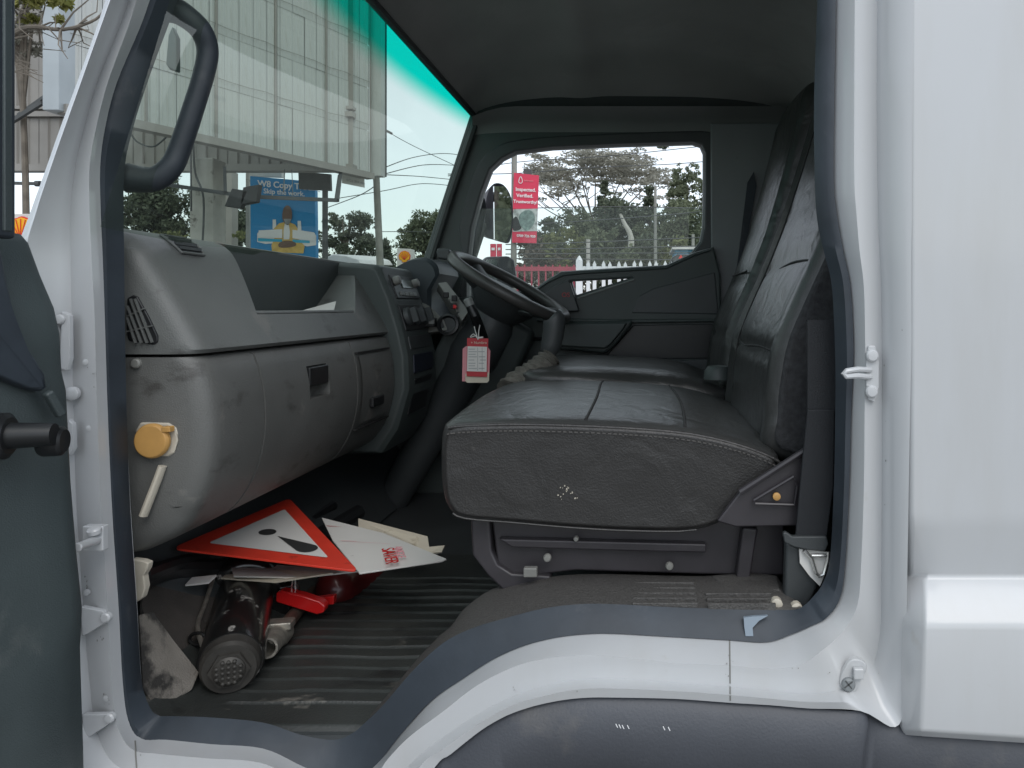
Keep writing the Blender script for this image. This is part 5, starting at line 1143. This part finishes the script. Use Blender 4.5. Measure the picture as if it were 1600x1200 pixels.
def rblobs(px0, px1, py0, py1, Y, n, r, dep=.5, shape=None):
    out_ = []
    for _ in range(n):
        for _t in range(30):
            a = random.random(); b = random.random()
            if shape is None or shape(a, b): break
        p = P(px0 + (px1 - px0) * a, py0 + (py1 - py0) * b, Y); rr_ = r * random.uniform(.55, 1.25)
        out_.append((p.x, Y + random.uniform(-1, 1) * dep, p.z, rr_, rr_, rr_ * random.uniform(.6, .9)))
    return out_
rnd = lambda a, b: (a - .5) ** 2 + (b - .5) ** 2 < .25
cone = lambda a, b: abs(a - .5) < .08 + .42 * b
def tree(label, px0, px1, py0, py1, Y, nb, r, nl, size, mtl, name='tree', trunkpx=None, shape=rnd, tr=.12, group=None, wood='wood', flat=0., cat_='tree', limbs=6, dep=.6):
    cx_ = trunkpx if trunkpx is not None else (px0 + px1) / 2
    b = P(cx_, 480, Y); T = thing(name, label, cat_, (b.x, Y, 0), group)
    bl = rblobs(px0, px1, py0, py1, Y, int(nb * 4.5), r * .42, dep, shape) + rblobs(px0 + 3, px1 - 3, py0 + 4, py1, Y, int(nb * .8), r * 1.1, dep, shape)
    topz_ = P(cx_, py0 + (py1 - py0) * .25, Y).z; fork = P(cx_, py0 + (py1 - py0) * .75, Y).z
    m = MB(); m.tube(cat([Vector((b.x, Y, GZ)), Vector((b.x + .05, Y, (GZ + fork) / 2)), Vector((b.x, Y, fork)), Vector((b.x + .1, Y + .1, topz_))], 4), [tr * (1 - .055 * i) for i in range(13)], 8)
    for q in random.sample(bl, min(limbs, len(bl))):
        m.tube([Vector((b.x, Y, fork * .8 + GZ * .2)), Vector(((b.x + q[0]) / 2, Y, (fork + q[2]) / 2 - .1)), Vector((q[0], q[1], q[2]))], [tr * .5, tr * .3, tr * .1], 6)
    mk('trunk', m, MT[wood], T)
    if name == 'conifer':
        bl = []; xa, xb = P(px0, 0, Y).x, P(px1, 0, Y).x; zt, zb = P(0, py0, Y).z, P(0, py1, Y).z; Rm = (xb - xa) / 2
        for k in range(170):
            t = random.random() ** .7; a = random.uniform(0, 6.283); rr_ = Rm * t * random.uniform(.35, 1.1) + .03; tier = math.floor(t * 9) / 9
            bl.append(((xa + xb) / 2 + rr_ * math.cos(a), Y + rr_ * math.sin(a), zt + (zb - zt) * (tier + .12 * random.random()) - .25 * rr_, .10 + .14 * t * random.random(), .10 + .14 * t, .07))
    leaves('crown', bl, int(nl * 2.3), size * .66, mtl, T, flat, .55)
    return T
G1 = 'trees beyond the windscreen'
tree('dark leafy tree left of the concrete column, seen under the grab handle', 190, 300, 262, 400, 20, 26, .42, 5200, .085, 'leafdark', group=G1)
tree('dark tree between the concrete column and blue billboard', 325, 392, 308, 392, 21, 16, .38, 3200, .08, 'leafdark', group=G1)
tree('loose spreading tree behind the thin post right of the billboard', 496, 588, 328, 420, 22, 26, .26, 3600, .07, 'leafdark', group=G1, trunkpx=540)
tree('full green tree beside the driver side windscreen pillar', 628, 720, 330, 430, 24, 26, .42, 5000, .085, 'leafmid', group=G1)
tree('small dark conifers at the foot of the utility pole', 586, 618, 372, 425, 26, 12, .25, 1800, .07, 'leafdark', shape=cone, group=G1, name='conifer')
T_ = thing('hedge', 'pale green hedge low behind the concrete column', 'hedge', (P(350, 400, 19).x, 19, 0)); leaves('foliage', rblobs(196, 392, 366, 470, 19, 26, .35, .4), 4500, .06, 'leaflight', T_)
# near branch hanging at the top left
T_ = thing('bare_branch', 'bare twiggy branch with yellow green leaves at the top left of the hoarding', 'branch', tuple(P(-60, 60, 6.5) + Vector((0, 0, CZ))))
m = MB(); root = P(-120, 110, 6.6)
m.tube(cat([root, P(0, 62, 6.5), P(45, 42, 6.5), P(100, 46, 6.5), P(150, 30, 6.4), P(168, 5, 6.4)], 4), [.03 - .0012 * i for i in range(21)], 7)
for a, b in ((0, 14), (30, 25), (60, 43), (95, 46), (120, 42), (20, 60)):
    for _ in range(5):
        p0 = P(a, b, 6.5); p1 = P(a + random.uniform(-20, 45), b + random.uniform(-45, 40), 6.5 + random.uniform(-.2, .2)); p2 = p1 + Vector((random.uniform(-.05, .22), 0, random.uniform(-.14, .14)))
        m.tube([p0, (p0 + p1) / 2 + Vector((0, 0, random.uniform(-.03, .05))), p1, p2], [.010, .007, .005, .003], 5)
for a, b in ((22, 85), (25, 105), (30, 120)):
    for _ in range(4):
        p0 = P(a - 10, b - 8, 6.6); p1 = P(a + random.uniform(5, 38), b + random.uniform(-10, 18), 6.6); m.tube([p0, (p0 + p1) / 2 + Vector((0, 0, .02)), p1], [.006, .005, .003], 5)
mk('twigs', m, MT['wood'], T_); leaves('foliage', rblobs(15, 95, -30, 26, 6.5, 16, .075, .15), 900, .035, 'leafyellow', T_)
tree('grey green tree standing behind the yellow branch', 0, 70, -60, 90, 9.6, 22, .20, 2600, .05, 'leafgrey', group=None, tr=.05)

# ---- beyond the driver's window
LPn = thing('lamp_post', 'grey lamp post carrying the tall red banner', 'lamp post', tuple(P(801, 480, 14)[:2]) + (0,))
m = MB(); t = P(804, 180, 14); m.tube([Vector((t.x - .03, 14, GZ)), t], [.06, .05], 12); mk('pole', m, MT['pole'], LPn)
BNY = 13.9; BN = thing('red_banner', 'tall red banner reading Inspected Verified Trustworthy on the lamp post', 'banner', tuple(P(820, 325, BNY) + Vector((0, 0, CZ))))
m = MB(); m.slab([P(a, b, BNY) for a, b in ((800, 379), (838, 380), (842, 274), (803, 270))], (0, .03, 0)); mk('cloth', m, MT['banner'], BN)
m = MB(); m.slab([P(a, b, BNY - .006) for a, b in ((801, 362), (839, 361), (840, 326), (802, 327))], (0, .003, 0)); mk('photo_print', m, mat('photo_print', (.42, .45, .43), .5, var=.6, vs=9), BN)
m = MB(); m.poly(cat([P(a, b, BNY - .01) for a, b in ((812, 350), (811, 338), (818, 330), (830, 329), (836, 340), (833, 352), (824, 360), (818, 358))], 3, True)); mk('printed_figure', m, mat('print_slate', (.17, .24, .22), .5, var=.4, vs=12), BN)
m = MB(); m.poly(cat([P(a, b, BNY - .009) for a, b in ((801, 345), (806, 338), (811, 345), (815, 354), (812, 359), (802, 360))], 3, True)); mk('printed_shadow', m, MT['signblack'], BN)
for body, px, py, sz in (('Inspected.', 821.5, 296.5, .092), ('Verified.', 820, 306, .092), ('Trustworthy!', 821, 315.5, .082), ('0709 726 950', 822, 369, .062)):
    text('lettering', body, P(px, py, BNY - .012), (1, 0, -.05), (0, 0, 1), sz, MT['letter'], BN, ext=.002, bold=.0015)
text('lettering', 'beforward', P(826, 282.5, BNY - .012), (1, 0, -.05), (0, 0, 1), .04, MT['pink'], BN, ext=.002)
m = MB(); dro = cat([P(a, b, BNY - .012) for a, b in ((813.5, 276), (816, 281), (815.5, 285.5), (813.2, 286.5), (810.8, 285), (811, 281))], 3, True); m.tube(dro + [dro[0]], .006, 5); mk('drop_emblem', m, MT['letter'], BN)
m = MB(); m.slab([P(a, b, BNY + .05) for a, b in ((818, 273), (830, 274), (830.5, 265), (818, 263.5))], (0, .05, 0)); mk('bracket', m, MT['steelgrey'], BN)
T_ = thing('red_flag', 'small red and white double banner below the door mirror', 'banner', tuple(P(777, 390, 17) + Vector((0, 0, CZ))))
for a, b in ((766, 775), (776, 784)):
    m = MB(); m.slab([P(a, 401, 17), P(b, 402, 17), P(b, 381, 17), P(a, 381, 17)], (0, .03, 0)); mk('cloth', m, MT['banner'], T_)
    m = MB(); m.slab([P(a + 2, 391, 16.98), P(b - 2, 391, 16.98), P(b - 2, 387, 16.98), P(a + 2, 387, 16.98)], (0, .003, 0)); mk('print', m, MT['letter'], T_)
# acacia: flat-topped, thin layered pads on spreading limbs
AY = 34; AC = thing('acacia_tree', 'wide flat topped acacia tree with bare spreading limbs beyond the window', 'tree', (P(935, 480, AY).x, AY, 0))
pads = []
for _ in range(230):
    t = random.uniform(-1, 1); px = 940 + 108 * t; topy = 243 + 22 * t * t + 8 * math.sin(t * 9); py = topy + abs(random.gauss(0, 1)) * 24
    if py > 330: continue
    q = P(px, py, AY); pads.append((q.x, AY + random.uniform(-2, 2), q.z, random.uniform(.3, .8), .7, random.uniform(.04, .10)))
leaves('crown', pads, 16000, .07, 'leafgrey', AC, flat=.75, shellb=.5)
m = MB(); fork = P(930, 352, AY)
m.tube([Vector((fork.x, AY, GZ)), fork], [.22, .16], 8)
for px, py in ((850, 300), (862, 275), (885, 268), (905, 262), (930, 258), (955, 262), (975, 270), (1000, 272), (1020, 280), (870, 310), (1035, 290), (842, 320), (950, 290), (915, 290)):
    e_ = P(px, py, AY + random.uniform(-1, 1)); md = fork.lerp(e_, .5) + Vector((0, 0, -.25))
    m.tube(cat([fork, md, e_], 4), [.06 - .0058 * i for i in range(9)], 6)
    for _ in range(5):
        s_ = fork.lerp(e_, random.uniform(.6, 1)); m.tube([s_, s_ + Vector((random.uniform(-1, 1), 0, random.uniform(.15, .6)))], [.022, .008], 4)
mk('trunk', m, MT['wood'], AC)
G2 = 'trees beyond the side window'
tree('dark pointed conifer in front of the acacia', 908, 980, 284, 405, 26, 26, .35, 4200, .10, 'leafdark', name='conifer', shape=cone, group=G2)
tree('dark conifer right of the concrete post line', 978, 1050, 292, 405, 27, 26, .36, 4200, .10, 'leafdark', name='conifer', shape=cone, group=G2)
tree('open crowned tree at the right edge of the window', 1040, 1102, 252, 400, 25, 34, .26, 4200, .075, 'leafmid', group=G2, trunkpx=1070)
tree('broad bushy tree with yellow tips left of the conifers', 855, 935, 326, 440, 22, 24, .36, 4200, .08, 'leafmid', group=G2)
tree('low dark tree close behind the red banner', 825, 880, 340, 440, 21, 18, .33, 3400, .08, 'leafdark', group=G2)
tree('tall leafy tree filling the middle of the window', 925, 1005, 308, 440, 23, 26, .40, 4800, .085, 'leafdark', group=G2)
tree('green tree beside the blue kiosk', 995, 1100, 314, 440, 22, 28, .40, 5200, .085, 'leafmid', group=G2)
for lab, a, b, c_, mt in (('yellow green shrub behind the red fence', 850, 915, 355, 'leaflight'), ('grey green shrub low in the middle of the window', 930, 990, 360, 'leafmid'), ('pale shrub left of the blue kiosk', 1030, 1070, 370, 'leaflight'), ('dry brown shrub behind the red railing', 796, 860, 385, 'leafbrown'), ('low dry shrub left of the white fence', 840, 905, 405, 'leafbrown'), ('dark shrub filling the gap behind the white fence', 905, 1100, 385, 'leafdark')):
    T_ = thing('shrub', lab, 'shrub', (P((a + b) / 2, 480, 18).x, 18, 0), 'shrubs behind the fences'); leaves('foliage', rblobs(a, b, c_, 520, 18, 20, .30, .5), 3600, .06, mt, T_)
T_ = thing('slim_tree', 'slim pale trunked tree bending left in the middle of the window', 'tree', (P(988, 480, 19).x, 19, 0))
m = MB(); m.tube(cat([Vector((P(986, 480, 19).x, 19, GZ)), P(986, 400, 19), P(985, 368, 19), P(976, 350, 19), P(969, 334, 19)], 4), [.10 - .004 * i for i in range(17)], 8); mk('trunk', m, MT['palewood'], T_); leaves('crown', rblobs(950, 980, 322, 350, 19, 6, .14, .2), 500, .06, 'leafdark', T_)
T_ = thing('overhanging_branch', 'dark leaf sprays hanging into the top of the side window', 'branch', tuple(P(1060, 190, 9) + Vector((0, 0, CZ))))
leaves('foliage', rblobs(1018, 1090, 196, 230, 9, 14, .07, .1), 700, .035, 'leafdark', T_); m = MB(); m.tube([P(1130, 170, 9), P(1080, 205, 9), P(1020, 222, 9)], [.03, .02, .006], 6); mk('stem', m, MT['wood'], T_)
tree('tree standing behind the truck, seen only in its mirrors', 0, 1, 0, 1, 3, 1, .1, 10, .05, 'leafmid') if False else None
for lab, X_, Y_ in (('tall tree far behind the truck on its driver side', 11, 11.4), ('broad tree far behind the truck nearer its tail', 15, 13.2), ('slender tree behind the truck between the other two', 17, 17.0)):
    T_ = thing('tree', lab, 'tree', (X_, Y_, 0), 'trees behind the truck'); bl = [(X_ + random.uniform(-1.5, 1.5), Y_ + random.uniform(-1.6, 1.6), random.uniform(.3, 4.2), .6, .6, .5) for _ in range(30)]
    m = MB(); m.tube([(X_, Y_, GZ), (X_ + .1, Y_, 1), (X_, Y_, 3.4)], [.2, .15, .05], 8); mk('trunk', m, MT['wood'], T_); leaves('crown', bl, 4000, .14, 'leafmid', T_)
# fences
FY = 12.0
WF = thing('picket_fence', 'white picket fence beyond the driver door', 'fence', (P(1000, 480, FY).x, FY, 0))
x = P(919, 480, FY).x; i = 0; base = None
while x < 2.2:
    if base is None:
        m = MB(); h = P(0, 409, FY).z; wd = .028; m.slab([(x - wd, FY, GZ), (x + wd, FY, GZ), (x + wd, FY, h - .04), (x, FY, h + .02), (x - wd, FY, h - .04)], (0, .025, 0))
        base = mk('picket', m, MT['fencewhite'], WF); o_ = base; xb = x
    else:
        o_ = base.copy(); COL.objects.link(o_)
    o_.location.x = x - xb; o_.location.z = random.uniform(-.015, .015); o_.scale.x = 1
    i += 1; x += .10 if i % 2 else .145
m = MB(); p = P(905, 404, FY); m.box(p.x - .05, p.x + .05, FY - .03, FY + .07, GZ, p.z - .03); m.lathe((p.x, FY + .02, p.z - .03), (0, 0, 1), [(0, .055), (.05, .03), (.08, .004)], 10); mk('fence_post', m, MT['fencewhite'], WF)
for py in (419, 470):
    m = MB(); z = P(0, py, FY).z; m.box(p.x, 2.3, FY + .027, FY + .06, z - .03, z + .03); mk('fence_rail', m, MT['fencewhite'], WF)
RF = thing('red_fence', 'dark red railing fence left of the white picket fence', 'fence', (P(850, 480, FY + .3).x, FY + .3, 0))
for py in (420, 462):
    m = MB(); z = P(0, py, FY + .3).z; m.box(-3.2, p.x - .06, FY + .3, FY + .35, z - .035, z + .035); mk('fence_rail', m, MT['fencered'], RF)
base = None; x = -3.2
while x < p.x - .1:
    if base is None:
        m = MB(); m.box(x - .012, x + .012, FY + .31, FY + .335, GZ, P(0, 412, FY).z); base = mk('railing_bar', m, MT['fencered'], RF); xb = x; o_ = base
    else: o_ = base.copy(); COL.objects.link(o_)
    o_.location.x = x - xb; x += .115
m = MB(); t = P(919, 374, 15); m.tube([Vector((t.x, 15, GZ)), t], .04, 8); tag(mk('concrete_post', m, MT['concrete']), 'slim concrete post rising behind the white fence end', 'post')
m = MB(); t = P(1024, 290, 17); m.tube([Vector((t.x, 17, GZ)), t], [.045, .03], 8); tag(mk('thin_pole', m, MT['pole']), 'thin grey pole standing among the conifers', 'pole')
m = MB(); t = P(1083, 366, 15); m.tube([Vector((t.x, 15, GZ)), t], [.04, .03], 8); tag(mk('fence_pole', m, MT['pole']), 'short pole in front of the blue kiosk', 'pole')
KI = thing('kiosk', 'pale blue kiosk at the right end of the white fence', 'kiosk', (P(1075, 480, 14.5).x, 14.5, 0))
a_, b_ = P(1055, 390, 14.5), P(1105, 390, 14.5); m = MB(); m.box(a_.x, b_.x, 14.5, 16, GZ, a_.z); mk('wall', m, MT['bluepaint'], KI)
m = MB(); m.box(a_.x - .06, b_.x + .06, 14.4, 16.1, a_.z, a_.z + .05); mk('roof', m, MT['signwhite'], KI)
CA = thing('parked_car', 'dark parked car roof with a red triangle behind the white fence', 'car', (P(1062, 480, 13.2).x, 13.2, 0))
m = MB(); prof = [(1040, 470), (1042, 420), (1050, 402), (1058, 397), (1078, 397), (1086, 405), (1096, 420), (1100, 470)]; m.slab([P(a, b, 13.2) for a, b in prof], (0, 1.6, 0)); mk('body', m, MT['black'], CA, bevel=.05, seg=3)
m = MB(); m.slab([P(a, b, 13.1) for a, b in ((1052, 404), (1059, 400), (1076, 400), (1082, 407), (1080, 416), (1052, 416))], (0, .02, 0)); mk('window', m, mat('car_glass', (.03, .035, .04), .1), CA)
m = MB(); m.slab([P(a, b, 13.0) for a, b in ((1060, 404), (1068, 404), (1064, 398))], (0, .01, 0)); mk('red_triangle', m, MT['shellred'], CA)
# wires
def wire(label, pts, r=.012, grp='overhead wires'):
    m = MB(); m.tube(cat([P(a, b, Y) for a, b, Y in pts], 8), r, 5); tag(mk('overhead_wire', m, MT['steelgrey']), label, 'wire', grp)
W1 = [('wire slanting from the hoarding corner up to the street lamp', [(606, 206, 22), (650, 230, 23), (740, 272, 26)]),
      ('upper wire curving away right of the hoarding edge', [(600, 262, 14), (650, 245, 18), (700, 240, 22), (750, 248, 26)]),
      ('second wire curving away right of the hoarding edge', [(600, 272, 14), (660, 258, 18), (705, 258, 22), (750, 262, 26)]),
      ('level wire right of the hoarding corner sign', [(602, 273, 15), (660, 276, 20), (720, 282, 24)]),
      ('wire rising to the utility pole behind the thin post', [(510, 325, 18), (560, 306, 16), (587, 290, 14)]),
      ('wire sweeping from the thin post toward the windscreen pillar', [(515, 312, 18), (600, 298, 19), (660, 287, 21), (720, 292, 23)]),
      ('low level wire between the pole and far tree', [(592, 362, 20), (650, 362, 21), (700, 364, 22)])]
W2 = [('highest wire crossing the side window sky', [(700, 275, 16), (803, 254, 16), (960, 243, 17), (1120, 226, 17)]),
      ('second wire crossing the side window over the acacia', [(700, 272, 15), (803, 271, 15), (920, 262, 16), (1040, 257, 17), (1130, 250, 17)]),
      ('wire crossing the trees at the top edge of the dropped glass', [(790, 326, 16), (960, 323, 16), (1120, 326, 16)]),
      ('slanted wire crossing the middle trees', [(840, 350, 16), (960, 342, 16), (1060, 334, 17), (1120, 328, 17)]),
      ('upper strand of the low wire fence', [(790, 382, 14), (930, 378, 14), (1120, 370, 14)]),
      ('second strand of the low wire fence', [(790, 390, 14), (930, 388, 14), (1110, 384, 14)]),
      ('third strand of the low wire fence', [(790, 397, 14), (930, 396, 14), (1100, 395, 14)]),
      ('lowest strand of the low wire fence', [(790, 404, 14), (930, 405, 14), (1080, 406, 14)])]
for l, p_ in W1: wire(l, p_, .010)
for l, p_ in W2: wire(l, p_, .010)
m = MB(); q = P(607, 206, 22); m.obox(q, Vector((.10, 0, -.05)), Vector((0, .06, 0)), Vector((.012, 0, .03))); tag(mk('street_lamp', m, MT['steelgrey'], bevel=.01), 'small street lamp head in the sky right of the hoarding', 'lamp')
